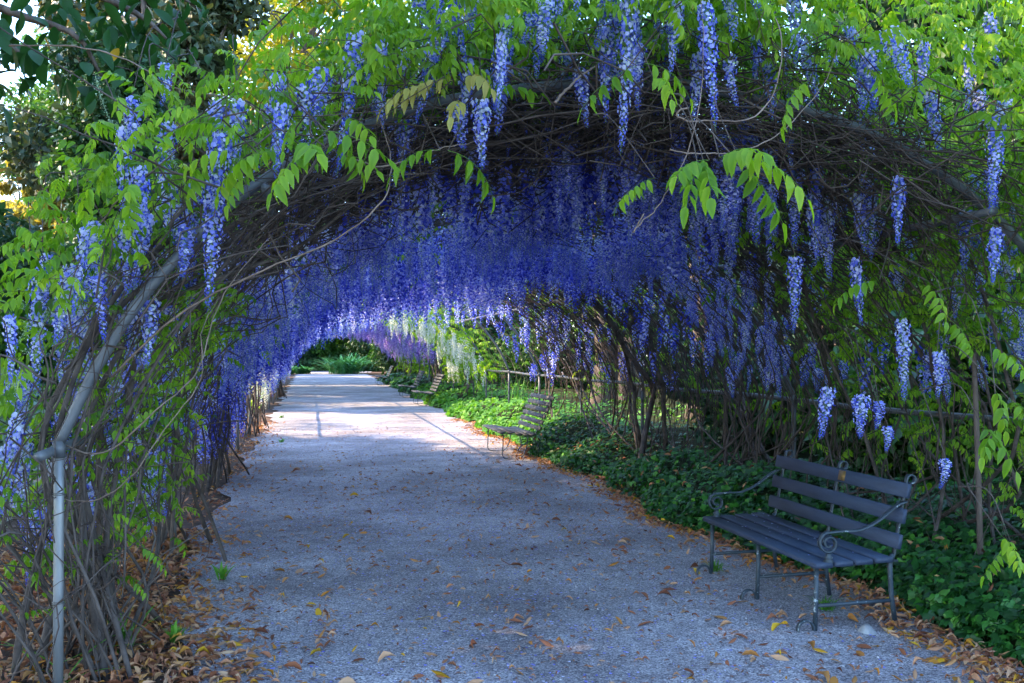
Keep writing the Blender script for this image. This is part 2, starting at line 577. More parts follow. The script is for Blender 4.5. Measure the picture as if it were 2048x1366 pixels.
ARCH_Y = [5.45, 9.85, 14.8, 18.35, 21.9, 25.4, 28.8, 32.2, 35.6, 39.0, 43, 47, 51, 55, 59]
WORDS = ['front', 'second', 'third', 'fourth', 'fifth', 'sixth', 'seventh', 'eighth', 'ninth', 'tenth', 'eleventh',
         'twelfth', 'thirteenth', 'fourteenth', 'fifteenth']
ARCH_LABEL = {0: 'grey pipe arch nearest the camera, its pale left post clear of the vines',
              1: 'grey pipe arch whose right post stands just behind the blue bench',
              2: 'third pipe arch, right post beside a thick dark vine trunk',
              3: 'fourth pipe arch, right post just before the grey curved bench comes',
              4: 'first of the bare pipe arches behind the grey curved bench',
              5: 'second of the bare pipe arches over the sunlit ivy',
              6: 'third of the bare pipe arches over the sunlit ivy'}
for i, y in enumerate(ARCH_Y):
    t = thing('pergola_arch', ARCH_LABEL.get(i, WORDS[i] + ' pipe arch counted from the front, deep in the tunnel'), 'arch', (CX, y, 0),
              'pipe arches of the wisteria tunnel')
    k = 10 if i < 3 else 6
    for sx in (-1, 1):
        x = CX + sx * 3.15
        b = MB().tube([(x, y, -0.05), (x, y, 0.55), (x, y, 0.9), (x, y, 1.27)], 0.025, k)
        b.build('post', M_GALV if sx < 0 else M_PIPE, t, True)
        b = MB().tube([(x, y, 1.215), (x, y, 1.30)], 0.031, k)
        b.build('collar', M_PIPE, t, True)
        if i < 3:
            for zz in (0.47, 1.02):
                a = np.linspace(0, 2 * math.pi * 1.9, 24)
                MB().tube(np.stack([x + 0.029 * np.cos(a), y + 0.029 * np.sin(a), zz + a * 0.0014], -1), 0.0028, 4).build('wire_tie', M_WIRE, t)
    hp = np.stack([hoop[:, 0] + CX, np.full(len(hoop), y), hoop[:, 1]], -1)[:: (1 if i < 4 else 2)]
    MB().tube(hp, 0.028, k).build('hoop', M_PIPE, t, True)

# long pipes that tie the arches together
for sx, lab in ((-1, 'grey rail pipe running low along the left side of the tunnel'), (1, 'grey rail pipe running low along the right side of the tunnel')):
    x = CX + sx * 3.15 + sx * 0.035
    ysr = np.arange(5.2 if sx < 0 else 4.0, 60, 1.2)
    o = MB().tube(np.stack([np.full(len(ysr), x), ysr, 1.24 + 0.012 * np.sin(ysr * 1.3)], -1), 0.026, 8, cap=True).build('rail_pipe', M_PIPE, None, True)
    tag(o, lab, 'rail')
for s, lab in ((SMID - 2.3, 'long pipe under the left shoulder of the vault'), (SMID, 'long pipe under the crown of the vault'),
               (SMID + 2.3, 'long pipe under the right shoulder of the vault')):
    ysr = np.arange(5.3, 60, 1.5)
    o = MB().tube(vault(np.full(len(ysr), s), ysr, -0.06), 0.026, 6).build('purlin_pipe', M_PIPE, None, True)
    tag(o, lab, 'pipe')


# ------------------------------------------------------------------ plant templates
def leaflet_V(L, W, fold=0.25, droop=0.3):
    """a lanceolate leaflet along +X with a wavy edge, 11 vertices"""
    rows = [(0.16, 0.40), (0.42, 0.50), (0.72, 0.30)]
    V = [(0, 0, 0)]
    for i, (tt, w) in enumerate(rows):
        for sy in (-1, 0, 1):
            V.append((tt * L, sy * w * W, (0.0 if sy == 0 else fold * w * W + 0.05 * W * (1 if i == 1 else -1) * sy) - droop * L * tt * tt))
    V.append((L, 0, -droop * L * 1.05))
    tri = np.array([(0, 1, 2), (0, 2, 3), (7, 10, 8), (8, 10, 9)])
    quad = np.array([(1, 4, 5, 2), (2, 5, 6, 3), (4, 7, 8, 5), (5, 8, 9, 6)])
    return np.array(V, float), tri, quad


def spray_template(seed, lod=0):
    """a pinnate wisteria leaf along +X that arches over and down, leaflets hanging either side"""
    r = np.random.default_rng(seed)
    mb = MB()
    npair = int(r.integers(4, 7))
    L = r.uniform(0.20, 0.32)
    n = 8
    tt = np.linspace(0, 1, n)
    dr = r.uniform(0.4, 1.0)
    px = L * (tt - 0.18 * dr * tt ** 2)
    pz = L * (0.18 * tt - 0.62 * dr * tt ** 2)
    py = L * r.uniform(-0.15, 0.15) * tt ** 2
    P = np.stack([px, py, pz], -1)
    if lod == 0:
        mb.tube(P, np.linspace(0.0016, 0.0008, n), 3, tone=1.0, cap=False)
    T = np.gradient(P, axis=0)
    base = r.uniform(0.45, 0.65)
    for i in range(npair + 1):
        u = 0.16 + 0.84 * i / npair
        p = np.array([np.interp(u, tt, P[:, c]) for c in range(3)])
        tg = np.array([np.interp(u, tt, T[:, c]) for c in range(3)])
        ang0 = math.atan2(tg[1], tg[0])
        for side in ((-1, 1) if i < npair else (0,)):
            ll = r.uniform(0.062, 0.088) * (1.0 if 0 < i < npair else 0.9)
            V, tri, quad = leaflet_V(ll, ll * r.uniform(0.36, 0.46), r.uniform(0.15, 0.4), r.uniform(0.1, 0.4))
            yaw = ang0 + side * r.uniform(0.75, 1.15)
            pitch = r.uniform(0.45, 1.15) if side else math.atan2(-tg[2], math.hypot(tg[0], tg[1])) + 0.2
            roll = r.uniform(-0.35, 0.35)
            V = V @ rotx(roll) @ roty(pitch) @ rotz(yaw) + p
            tn = np.full(11, base + r.uniform(-0.18, 0.16) + 0.1 * (u - 0.5))
            tn[[2, 5, 8]] -= 0.16
            mb.add(V, [tri, quad], np.clip(tn, 0, 0.96))
    return mb.tmpl()


def raceme_template(seed, nfl=90, L=0.42, wid=0.062, big=1.0, buds=True):
    """a hanging flower cluster, origin at the top; every floret a pale banner with a dark keel"""
    r = np.random.default_rng(seed)
    mb = MB()
    bendx, bendy = r.uniform(-0.07, 0.07, 2)
    tt = np.linspace(0, 1, 8)
    ax = np.stack([bendx * tt ** 2 + 0.01 * np.sin(3 * tt), bendy * tt ** 2, -L * tt], -1)
    mb.tube(ax, np.linspace(0.0022, 0.0009, 8), 3, tone=1.0, cap=False)
    ts = 0.05 + 0.93 * ((np.arange(nfl) + 0.5) / nfl) ** 1.05
    phi = np.arange(nfl) * 2.39996 + r.uniform(-0.35, 0.35, nfl)
    for t, a in zip(ts, phi):
        c = np.array([np.interp(t, tt, ax[:, i]) for i in range(3)])
        open_ = np.clip((1.03 - t) / 0.72, 0.0, 1.0)
        if buds:
            rad = wid * (0.20 + 0.80 * open_) * (0.55 + 0.45 * min(1, t / 0.10)) * r.uniform(0.55, 1.25)
            fs = big * (0.0060 + 0.0105 * open_) * r.uniform(0.75, 1.2)
        else:
            rad = wid * r.uniform(0.7, 1.1)
            fs = 0.018 * big
        # banner: folded petal leaning outwards; keel below it
        w = fs * 0.95
        h = fs * 1.15
        B = np.array([(0.2 * fs, 0, -0.15 * h), (-0.1 * fs, -w, 0.25 * h), (-0.55 * fs, -0.6 * w, 0.8 * h), (-0.1 * fs, 0, 0.95 * h), (-0.55 * fs, 0.6 * w, 0.8 * h), (-0.1 * fs, w, 0.25 * h)])
        K = np.array([(0, -0.32 * fs, 0), (0.95 * fs, 0, -0.55 * fs), (0, 0.32 * fs, 0), (0.1 * fs, 0, -0.7 * fs)])
        tilt = r.uniform(-0.2, 1.1)
        M = roty(tilt) @ rotx(r.uniform(-0.7, 0.7)) @ rotz(a + r.uniform(-0.5, 0.5))
        o = np.array([math.cos(a) * rad, math.sin(a) * rad, -0.15 * rad])
        pale = np.clip(0.62 + 0.20 * r.standard_normal() + 0.14 * (1 - t), 0.25, 0.95) if open_ > 0.25 else 0.42
        if open_ > 0.12:
            mb.add(B @ M + c + o, [np.array([(0, 1, 2, 3), (0, 3, 4, 5)])], pale)
        mb.add(K @ M + c + o, [np.array([(0, 1, 2), (0, 3, 1), (1, 3, 2)])], np.clip(0.18 + 0.1 * r.standard_normal(), 0, 0.5))
        # the little stalk of the floret
        mid = c
        e = c + o
        sw = 0.0011
        mb.add([mid + (0, 0, sw), mid - (0, 0, sw), e], [np.array([(0, 1, 2)])], 0.98)
    return mb.tmpl()


def raceme_far(seed, nfl=36, L=0.42, wid=0.050):
    r = np.random.default_rng(seed)
    mb = MB()
    ts = 0.03 + 0.95 * (np.arange(nfl) + 0.5) / nfl
    phi = np.arange(nfl) * 2.39996 + r.uniform(-0.35, 0.35, nfl)
    for t, a in zip(ts, phi):
        op = np.clip((1.05 - t) / 0.6, 0.15, 1)
        rad = wid * (0.25 + 0.75 * op) * r.uniform(0.6, 1.1)
        fs = (0.011 + 0.018 * op) * r.uniform(0.8, 1.2)
        B = np.array([(0, -fs * 0.8, 0), (0.3 * fs, 0, -fs * 0.5), (0, fs * 0.8, 0), (-0.2 * fs, 0, fs)])
        M = rotx(r.uniform(-0.6, 0.6)) @ roty(r.uniform(-0.7, 0.4)) @ rotz(a)
        o = np.array([math.cos(a) * rad, math.sin(a) * rad, -L * t])
        mb.add(B @ M + o, [np.array([(0, 1, 2), (0, 2, 3)])], np.clip(0.42 + 0.30 * r.standard_normal(), 0.02, 0.95))
    return mb.tmpl()


SPRAYS = [spray_template(100 + i) for i in range(8)]
SPRAYS_FAR = [spray_template(140 + i, 1) for i in range(4)]
RACS = [raceme_template(200 + i, nfl=n_, L=0.42, wid=w_) for i, (n_, w_) in enumerate([(125, .048), (140, .054), (105, .040), (130, .046), (90, .034), (150, .056)])]
RACS += [raceme_template(210 + i, nfl=n_, L=0.72, wid=w_) for i, (n_, w_) in enumerate([(190, .050), (215, .056), (170, .044), (200, .052)])]
RACS_FAR = [raceme_far(230 + i) for i in range(5)] + [raceme_far(240 + i, 60, 0.72, 0.056) for i in range(4)]
THIN = [raceme_template(260 + i, nfl=60, L=0.34, wid=0.022, big=0.34) for i in range(2)]     # spent or unopened clusters


def tmesh(name, T, mat):
    me = new_mesh(name, T[0], T[1], T[2], smooth='spray' in name)
    me.materials.append(mat)
    return me


RAC_ME = [tmesh('flower_raceme', T, M_FLOWER) for T in RACS]
SPRAY_ME = [tmesh('leaf_spray', T, M_LEAF) for T in SPRAYS]
BRONZE_ME = [tmesh('young_leaf_spray', T, M_BRONZE) for T in SPRAYS[:3]]
THIN_ME = [tmesh('bud_raceme', T, M_SILVER) for T in THIN]


# ------------------------------------------------------------------ wisteria
def snoise(m, n, amp, freq=2.0, r=rng):
    """smooth wander for m lines of n points"""
    t = np.linspace(0, 1, n)[None]
    o = np.zeros((m, n))
    for k in range(1, 5):
        o += r.normal(0, 1, (m, 1)) * np.sin(2 * math.pi * (freq * 0.35 * k * t + r.uniform(0, 1, (m, 1)))) / k
    return o * amp


class Vine:
    def __init__(s, name, label, base, group='wisterias trained over the tunnel', cat='wisteria'):
        s.t = thing(name, label, cat, base, group)
        s.base = base
        s.rac, s.spr = [], []
        s.stk = MB()

    def stalk(s, p, mat=None, r=0.0036, up=0.35):
        q = np.array(p) + np.array([rng.normal(0, 0.15), rng.uniform(0.25, 0.6), up + rng.uniform(0, 0.25)])
        mid = (np.array(p) + q) / 2 + np.array([rng.normal(0, 0.08), 0, 0.12])
        s.stk.tube(catmull([p, mid, q], 10), np.linspace(r * 0.7, r * 1.3, 10), 4)

    # thick stems climbing from the ground; side -1 left foot, +1 right foot
    def stems(s, side, y0, m, r0=(0.012, 0.03), length=(2.5, 6.0), spread=0.25, drift=0.8, each=True, n=26, inner=0.0, wander=1.0, ymin=-9.0, footx=0.17):
        mb = MB()
        for i in range(m):
            L = rng.uniform(*length)
            sa = np.linspace(0.0, L, n)[None]
            ss = sa if side < 0 else STOT - sa
            tt = np.linspace(0, 1, n)[None]
            grow = np.minimum(1, tt * 3)
            y = y0 + rng.normal(0, spread) + (rng.normal(0, drift) * tt ** 1.3) + snoise(1, n, 0.10 * wander) * grow
            y = np.maximum(y, ymin)
            off = rng.normal(inner, 0.10) + snoise(1, n, 0.07 * wander)
            P = vault(ss, y, off)[0]
            # gather the feet together
            w = np.clip(1 - sa[0] / rng.uniform(0.5, 1.5), 0, 1)[:, None] ** 1.3
            foot = np.array([s.base[0] + rng.normal(0, footx), s.base[1] + rng.normal(0, spread * 1.3), 0])
            foot[1] = max(foot[1], ymin)
            P[:, :2] = P[:, :2] * (1 - w) + (foot[None, :2]) * w
            P[0, 2] = -0.04
            r_ = rng.uniform(*r0) * np.linspace(1, 0.35, n) * (1 + 0.12 * snoise(1, n, 1.0, 6)[0])
            if each:
                MB().tube(P, np.maximum(r_, 0.003), 7).build('stem', M_BARK, s.t, True)
            else:
                mb.tube(P, np.maximum(r_, 0.003), 5)
        if not each:
            mb.build('stem_bundle', M_BARK, s.t, True)
        return s

    def twigs(s, m, srange, yrange, length=(0.8, 2.4), rad=(0.0025, 0.007), offs=(0.0, 0.12), slope=0.45, k=4, n=9, wander=0.06, mat=None, name='twig_tangle'):
        sc = rng.uniform(*srange, (m, 1))
        L = rng.uniform(*length, (m, 1))
        t = np.linspace(-0.5, 0.5, n)[None]
        d = rng.normal(0, slope, (m, 1))
        ss = np.clip(sc + L * t * np.cos(d) * rng.choice([-1, 1], (m, 1)) + snoise(m, n, wander), 0.05, STOT - 0.05)
        y = rng.uniform(*yrange, (m, 1)) + L * t * np.sin(d) + snoise(m, n, wander)
        off = rng.normal(offs[0], offs[1], (m, 1)) + snoise(m, n, wander)
        P = vault(ss, y, off)
        P[:, :, 2] = np.maximum(P[:, :, 2], 0.01)
        r_ = rng.uniform(*rad, (m, 1)) * np.linspace(1, 0.45, n)[None]
        b = MB().tubes(P, r_, k)
        b.build(name, mat or M_TWIG, s.t, True, kind='stuff')
        return s

    def leaf(s, p, yaw, sc, tilt=0.0, bronze=False, roll=0.0):
        s.spr.append((p[0], p[1], p[2], yaw, tilt, sc, 1.0 if bronze else 0.0, roll))

    def leaves(s, m, srange, yrange, off=(0.03, 0.4), sc=(0.8, 1.25), front=0.0, tilt=0.35):
        ss = rng.uniform(*srange, m)
        y = rng.uniform(*yrange, m)
        o = rng.uniform(*off, m)
        P = vault(ss, y, o)
        nx, nz = vnorm(ss)
        yaw = np.where(nx > 0, 0.0, math.pi) + rng.normal(0, 1.2, m)
        if front:
            fr = rng.uniform(0, 1, m) < front
            yaw = np.where(fr, -math.pi / 2 + rng.normal(0, 0.7, m), yaw)
        for p, a in zip(P, yaw):
            if p[2] > 0.25:
                s.leaf(p, a, rng.uniform(*sc), rng.normal(0, tilt), False, rng.normal(0, 0.3))
        return s

    def raceme(s, p, length, width=1.0, tilt=(0, 0)):
        s.rac.append((p[0], p[1], p[2], rng.uniform(0, 6.28), tilt[0], tilt[1], length / 0.42, width))

    def racemes(s, m, srange, yrange, off=(-0.12, 0.12), length=(0.3, 0.6), width=(0.8, 1.15), floor=0.15):
        ss = rng.uniform(*srange, m)
        y = rng.uniform(*yrange, m)
        P = vault(ss, y, rng.uniform(*off, m))
        f1, f2, f3 = rng.uniform(0, 6.28, 3)
        den = 0.55 + 0.45 * np.sin(ss * 4.1 + f1 + 1.3 * np.sin(y * 1.7)) * np.sin(y * 2.9 + f2) + 0.35 * np.sin(y * 0.9 + ss * 1.9 + f3)
        P = P[rng.uniform(0, 1, m) < np.clip(den * 1.1 - 0.08, 0.03, 1)] if m > 100 else P
        for p in P:
            L = rng.uniform(*length)
            if p[2] - L > floor:
                s.raceme(p, L, rng.uniform(*width), rng.normal(0, 0.07, 2))
        return s

    def finish(s, nrac=120, nspr=200, fmat=None, lmat=None, far=False):
        """the pieces that show largest become parts of their own, the others one mass"""
        fmat = fmat or M_FLOWER
        lmat = lmat or M_LEAF
        if s.stk.n:
            s.stk.build('twig_tangle', M_BARK, s.t, kind='stuff')
        if s.rac:
            A = np.array(s.rac)
            A = A[np.argsort(A[:, 1] + 0.3 * rng.uniform(0, 1, len(A)))]
            for a in A[:nrac]:
                lg = a[6] * 0.42 > 0.52
                i = int(rng.integers(6, 10)) if lg else int(rng.integers(6))
                me = RAC_ME[i]
                o = obj('flower_raceme', me, None, s.t)
                o.location = a[:3]
                o.rotation_euler = (a[4], a[5], a[3])
                o.scale = (a[7], a[7], a[6] * (0.42 / 0.72 if lg else 1))
                if fmat is not M_FLOWER:
                    o.material_slots[0].link = 'OBJECT'
                    o.material_slots[0].material = fmat
            rest = A[nrac:]
            if len(rest):
                mb = MB()
                lg = rest[:, 6] * 0.42 > 0.52
                idx = np.where(lg, rng.integers(5, 9, size=len(rest)), rng.integers(0, 5, size=len(rest)))
                for j in range(len(RACS_FAR)):
                    q = rest[idx == j]
                    if not len(q):
                        continue
                    S = np.zeros((len(q), 3, 3))
                    S[:, 0, 0] = q[:, 7]
                    S[:, 1, 1] = q[:, 7]
                    S[:, 2, 2] = q[:, 6] * (0.42 / 0.72 if j >= 5 else 1)
                    M = S @ rotz(q[:, 3]) @ rotx(q[:, 4]) @ roty(q[:, 5])
                    mb.inst(RACS_FAR[j], M, q[:, :3], rng.normal(0.02, 0.20, len(q)))
                mb.build('blossom_mass', fmat, s.t, kind='stuff')
        if s.spr:
            A = np.array(s.spr)
            A = A[np.argsort(A[:, 1] + 0.3 * rng.uniform(0, 1, len(A)))]
            for a in A[:nspr]:
                br = a[6] > 0.5
                me = BRONZE_ME[int(rng.integers(3))] if br else SPRAY_ME[int(rng.integers(len(SPRAY_ME)))]
                o = obj('young_leaf_spray' if br else 'leaf_spray', me, None, s.t)
                o.location = a[:3]
                o.rotation_mode = 'ZYX' if False else 'XYZ'
                o.rotation_euler = (a[7], a[4], a[3])
                o.scale = (a[5],) * 3
            rest = A[nspr:]
            if len(rest):
                mb = MB()
                src = SPRAYS_FAR if far else SPRAYS_FAR
                idx = rng.integers(len(src), size=len(rest))
                for j in range(len(src)):
                    q = rest[idx == j]
                    if not len(q):
                        continue
                    M = (rotx(q[:, 7]) @ roty(q[:, 4]) @ rotz(q[:, 3])) * q[:, 5][:, None, None]
                    mb.inst(src[j], M, q[:, :3], rng.normal(0, 0.14, len(q)))
                mb.build('foliage', lmat, s.t, kind='stuff')
        return s


XL, XR = CX - 3.15, CX + 3.15

# --- the front left wisteria: a clump of bare grey stems round the first post
v = Vine('wisteria', 'wisteria with many bare grey stems round the front left post', (XL + 0.10, 5.75, 0))
v.stems(-1, 5.9, 6, (0.016, 0.026), (3.5, 6.5), 0.30, 0.6, wander=1.6, ymin=5.53, footx=0.20)
v.stems(-1, 6.1, 11, (0.005, 0.011), (2.0, 6.0), 0.50, 0.9, wander=2.6, ymin=5.50, footx=0.30)
v.stems(-1, 5.6, 7, (0.005, 0.011), (3.5, 6.5), 0.10, 0.25, inner=-0.03, wander=1.5, ymin=5.53)
v.stems(-1, 7.2, 7, (0.007, 0.017), (2.0, 5.5), 0.45, 0.9, each=False, wander=2.0)
for az_, len_, r_ in [(-2.6, 1.5, .011), (-2.2, 1.2, .008), (-2.9, 1.7, .012), (2.9, 1.3, .009), (-1.9, 1.0, .006), (-2.4, 1.9, .010), (2.5, 1.4, .008), (-0.6, 0.9, .007), (0.2, 1.1, .008), (0.7, 1.0, .007)]:
    for k_ in range(2):
        a_ = az_ + rng.normal(0, 0.2)
        tt_ = np.linspace(0, 1, 16)
        le = len_ * rng.uniform(0.7, 1.1)
        p0 = np.array([XL + rng.normal(0.0, 0.16), 5.9 + rng.normal(0, 0.22), -0.03])
        out_ = 0.75 * le * tt_ ** 1.4
        P = p0 + np.stack([np.cos(a_) * out_, np.sin(a_) * out_ * 0.5, le * 0.95 * tt_ ** 0.9], -1) + (snoise(3, 16, 0.03) * tt_).T
        MB().tube(P, np.linspace(r_, r_ * 0.35, 16), 6).build('stem', M_BARK, v.t, True)
        for b_ in range(3):
            i0 = int(rng.integers(5, 13))
            dv = np.array([rng.normal(-0.2, 0.3), rng.normal(-0.1, 0.2), rng.uniform(0.1, 0.5)]) * rng.uniform(0.4, 0.9)
            t2 = np.linspace(0, 1, 8)[:, None]
            MB().tube(P[i0] + t2 * dv + snoise(3, 8, 0.02).T * t2, np.linspace(r_ * 0.5, 0.0018, 8), 5).build('sprig', M_BARK, v.t, True)
            if rng.uniform() < 0.7:
                v.leaf(P[i0] + dv, a_ + rng.normal(0, 0.8), rng.uniform(0.55, 0.85), rng.normal(0, 0.3))
v.twigs(330, (0.3, 4.2), (5.0, 8.2), (0.4, 1.6), (0.0018, 0.0055), (0.03, 0.18), 0.8, n=12, wander=0.13)
v.twigs(330, (2.4, 5.6), (5.2, 8.4), (0.7, 2.4), (0.002, 0.006), (-0.02, 0.10), 0.8, n=12, wander=0.16)
v.twigs(420, (3.0, 5.6), (6.2, 8.4), (0.7, 2.4), (0.003, 0.008), (0.0, 0.08), 0.8)
v.leaves(520, (0.5, 2.5), (5.8, 8.4), (-0.35, 0.45), (0.5, 0.95), 0.4)
v.leaves(620, (2.0, 4.2), (4.7, 8.0), (0.03, 0.6), (0.55, 0.95), 0.5)
v.leaves(1000, (3.7, 5.8), (4.5, 6.6), (0.10, 0.8), (0.6, 1.0), 0.6)
v.leaves(420, (3.4, 5.8), (6.0, 8.4), (0.25, 1.0), (0.9, 1.3), 0.5)
v.racemes(52, (2.0, 4.2), (4.9, 7.4), (0.05, 0.5), (0.28, 0.52), (0.7, 0.95))
v.racemes(74, (3.6, 5.6), (4.6, 6.8), (0.05, 0.55), (0.22, 0.42), (0.65, 0.95))
v.racemes(46, (0.9, 2.8), (6.2, 8.3), (0.0, 0.5), (0.3, 0.5), (0.9, 1.15))
v.racemes(170, (3.0, 5.6), (6.4, 8.3), (-0.15, 0.05), (0.35, 0.6))
v.racemes(34, (1.0, 2.8), (5.2, 6.8), (0.15, 0.6), (0.26, 0.5), (0.7, 0.95))
v.leaves(190, (0.9, 3.0), (5.1, 7.0), (0.2, 0.8), (0.6, 1.0), 0.4)
# clusters measured from the photograph: x, top, bottom, depth
for px, y0, y1, d in [(330, 120, 200, 5.3), (262, 190, 300, 5.2), (245, 250, 410, 5.2), (335, 235, 360, 5.4), (432, 195, 300, 5.3), (425, 335, 590, 5.0),
                      (475, 190, 345, 5.2), (85, 520, 760, 5.3), (125, 580, 770, 5.4), (150, 620, 760, 5.6), (640, 130, 250, 5.2), (712, 50, 320, 5.0), (800, 170, 300, 5.6),
                      (905, 30, 150, 5.6), (1010, 80, 245, 5.4), (965, 190, 318, 5.0), (910, 205, 290, 5.2), (75, 1010, 1160, 5.8), (100, 980, 1110, 5.9),
                      (300, 590, 720, 5.3), (560, 140, 280, 5.5), (860, 60, 190, 5.5)]:
    v.stalk(at(px, y0, d))
    v.raceme(at(px, y0, d), (y1 - y0) / 2000 * d * 1.15, 0.92, rng.normal(0, 0.05, 2))
# bright hanging leaves in front of the dark opening
for px, py, d, yaw, sc in [(520, 300, 4.7, 2.8, 1.1), (560, 300, 4.7, 3.6, 1.1), (600, 290, 4.7, -1.4, 1.3), (640, 260, 4.7, -0.6, 1.2), (655, 262, 4.8, 0.2, 1.1), (610, 300, 4.6, -2.0, 1.2),
                           (500, 350, 4.8, -2.3, 0.9), (675, 310, 4.8, -0.9, 0.9), (880, 300, 4.9, 3.3, 1.0), (895, 300, 4.9, 0.0, 1.25), (120, 465, 5.2, 3.1, 1.1), (60, 470, 5.2, 3.4, 1.1),
                           (160, 430, 5.1, 2.6, 1.1), (300, 150, 5.0, -1.5, 0.9), (690, 235, 4.9, -1.2, 1.0), (470, 300, 4.8, 3.3, 1.1), (420, 330, 4.9, 3.6, 1.0)]:
    v.stalk(at(px, py, d), up=0.15)
    v.leaf(at(px, py, d), yaw, sc * 1.12, rng.normal(0.42, 0.2))
for px, py, d, yaw in [(905, 160, 4.9, 3.1), (930, 155, 4.9, -1.2), (950, 165, 5.0, 0.2), (870, 175, 4.9, 3.4), (920, 210, 4.9, -1.8)]:
    v.leaf(at(px, py, d), yaw, 1.15, 0.0, True)
V_FL = v
# long pale shoots that arch away from the mass
for pts, r_ in [([(225, 760, 5.1), (330, 650, 5.0), (440, 575, 4.9), (560, 520, 4.8), (680, 470, 4.8), (755, 405, 4.8), (775, 340, 4.9), (770, 270, 5.1), (745, 210, 5.3)], 0.0075),
                ([(110, 880, 5.2), (200, 900, 5.0), (290, 830, 4.9), (380, 740, 4.9), (420, 640, 5.0), (470, 560, 5.1), (540, 480, 5.2)], 0.006),
                ([(120, 1000, 5.2), (190, 1000, 5.0), (270, 940, 4.9), (335, 850, 4.9), (400, 760, 4.9), (405, 660, 5.0), (440, 590, 5.1)], 0.005),
                ([(30, 90, 5.2), (160, 92, 5.1), (250, 120, 5.1), (330, 170, 5.2), (450, 195, 5.3), (560, 230, 5.3)], 0.006),
                ([(190, 460, 5.1), (260, 380, 5.0), (340, 310, 5.0), (410, 235, 5.1), (470, 165, 5.3)], 0.005),
                ([(700, 320, 4.9), (760, 335, 4.9), (830, 310, 4.9), (900, 290, 5.0), (960, 260, 5.1)], 0.006)]:
    P = catmull([at(*p) for p in pts], 34)
    P += snoise(3, 34, 0.013).T + rng.normal(0, 0.0022, (34, 3))
    MB().tube(P, 0.72 * np.linspace(r_, r_ * 0.4, 34) * (1 + 0.28 * (np.arange(34) % 5 == 0)), 6).build('bare_shoot', M_SHOOT, v.t, True)
# fine sprigs standing out of the left slope
for i in range(26):
    p = vault(rng.uniform(0.8, 4.6), rng.uniform(4.9, 6.5), 0.05)
    dirn = np.array([rng.normal(-0.55, 0.35), rng.normal(-0.3, 0.35), rng.uniform(0.1, 0.8)])
    P = p[None] + np.linspace(0, 1, 10)[:, None] * dirn[None] * rng.uniform(0.5, 1.0) + snoise(3, 10, 0.035).T
    MB().tube(P, np.linspace(0.0065, 0.0022, 10), 5).build('sprig', M_BARK, v.t, True)
for px, py, d in [(130, 590, 5.2), (60, 640, 5.2), (205, 240, 5.2), (188, 150, 5.3), (235, 190, 5.2), (40, 700, 5.3), (175, 560, 5.3), (150, 545, 5.2), (110, 600, 5.3), (20, 760, 5.3), (30, 600, 5.3), (330, 270, 5.2)]:
    o = obj('bud_raceme', THIN_ME[int(rng.integers(2))], None, v.t)
    o.location = at(px, py, d)
    o.rotation_euler = (rng.normal(0, 0.5), rng.normal(0.5, 0.5), rng.uniform(0, 6))
    o.scale = (0.9,) * 3
v.finish(180, 290)

# --- the front right wisteria over the blue bench
v = Vine('wisteria', 'leafy wisteria arching over the blue bench at the right', (XR - 0.15, 7.3, 0))
v.stems(1, 7.0, 10, (0.006, 0.018), (3.0, 6.5), 0.6, 1.3, wander=2.0, footx=0.28)
v.stems(1, 8.1, 10, (0.006, 0.018), (3.0, 6.5), 0.6, 1.4, wander=2.0, footx=0.28)
v.twigs(380, (SMID - 0.2, STOT - 3.0), (5.0, 8.6), (0.8, 2.6), (0.002, 0.007), (-0.02, 0.12), 0.6, n=12, wander=0.13)
v.twigs(330, (SMID - 0.8, SMID + 2.4), (5.2, 7.2), (0.7, 2.6), (0.002, 0.007), (0.0, 0.12), 0.9, n=12, wander=0.18)
v.twigs(420, (SMID - 0.8, SMID + 2.4), (6.4, 8.8), (0.7, 2.6), (0.003, 0.008), (0.0, 0.08), 0.8)
v.twigs(170, (STOT - 3.8, STOT - 0.3), (5.4, 9.0), (0.6, 2.2), (0.002, 0.006), (-0.05, 0.18), 0.6, n=12, wander=0.12)
v.leaves(1250, (SMID - 0.4, SMID + 2.8), (4.5, 6.6), (0.10, 0.85), (0.6, 1.0), 0.6)
v.leaves(560, (SMID - 0.4, SMID + 3.0), (6.0, 8.6), (0.25, 1.05), (0.9, 1.3), 0.5)
v.leaves(760, (SMID + 2.2, STOT - 1.8), (4.6, 8.6), (-0.1, 0.7), (0.55, 0.95), 0.5)
v.leaves(190, (STOT - 4.0, STOT - 0.9), (6.2, 8.0), (-0.35, 0.3), (0.6, 0.95), 0.5)
v.leaves(300, (STOT - 2.8, STOT - 0.6), (5.4, 8.8), (-0.2, 0.5), (0.5, 0.85), 0.4)
v.racemes(64, (SMID, SMID + 2.8), (4.6, 7.4), (0.1, 0.6), (0.2, 0.42), (0.6, 0.9))
v.racemes(44, (SMID + 2.0, STOT - 1.6), (5.2, 8.6), (-0.1, 0.3), (0.22, 0.42), (0.75, 1.0))
v.racemes(190, (SMID - 0.2, SMID + 1.9), (6.0, 8.6), (-0.2, 0.05), (0.32, 0.66))
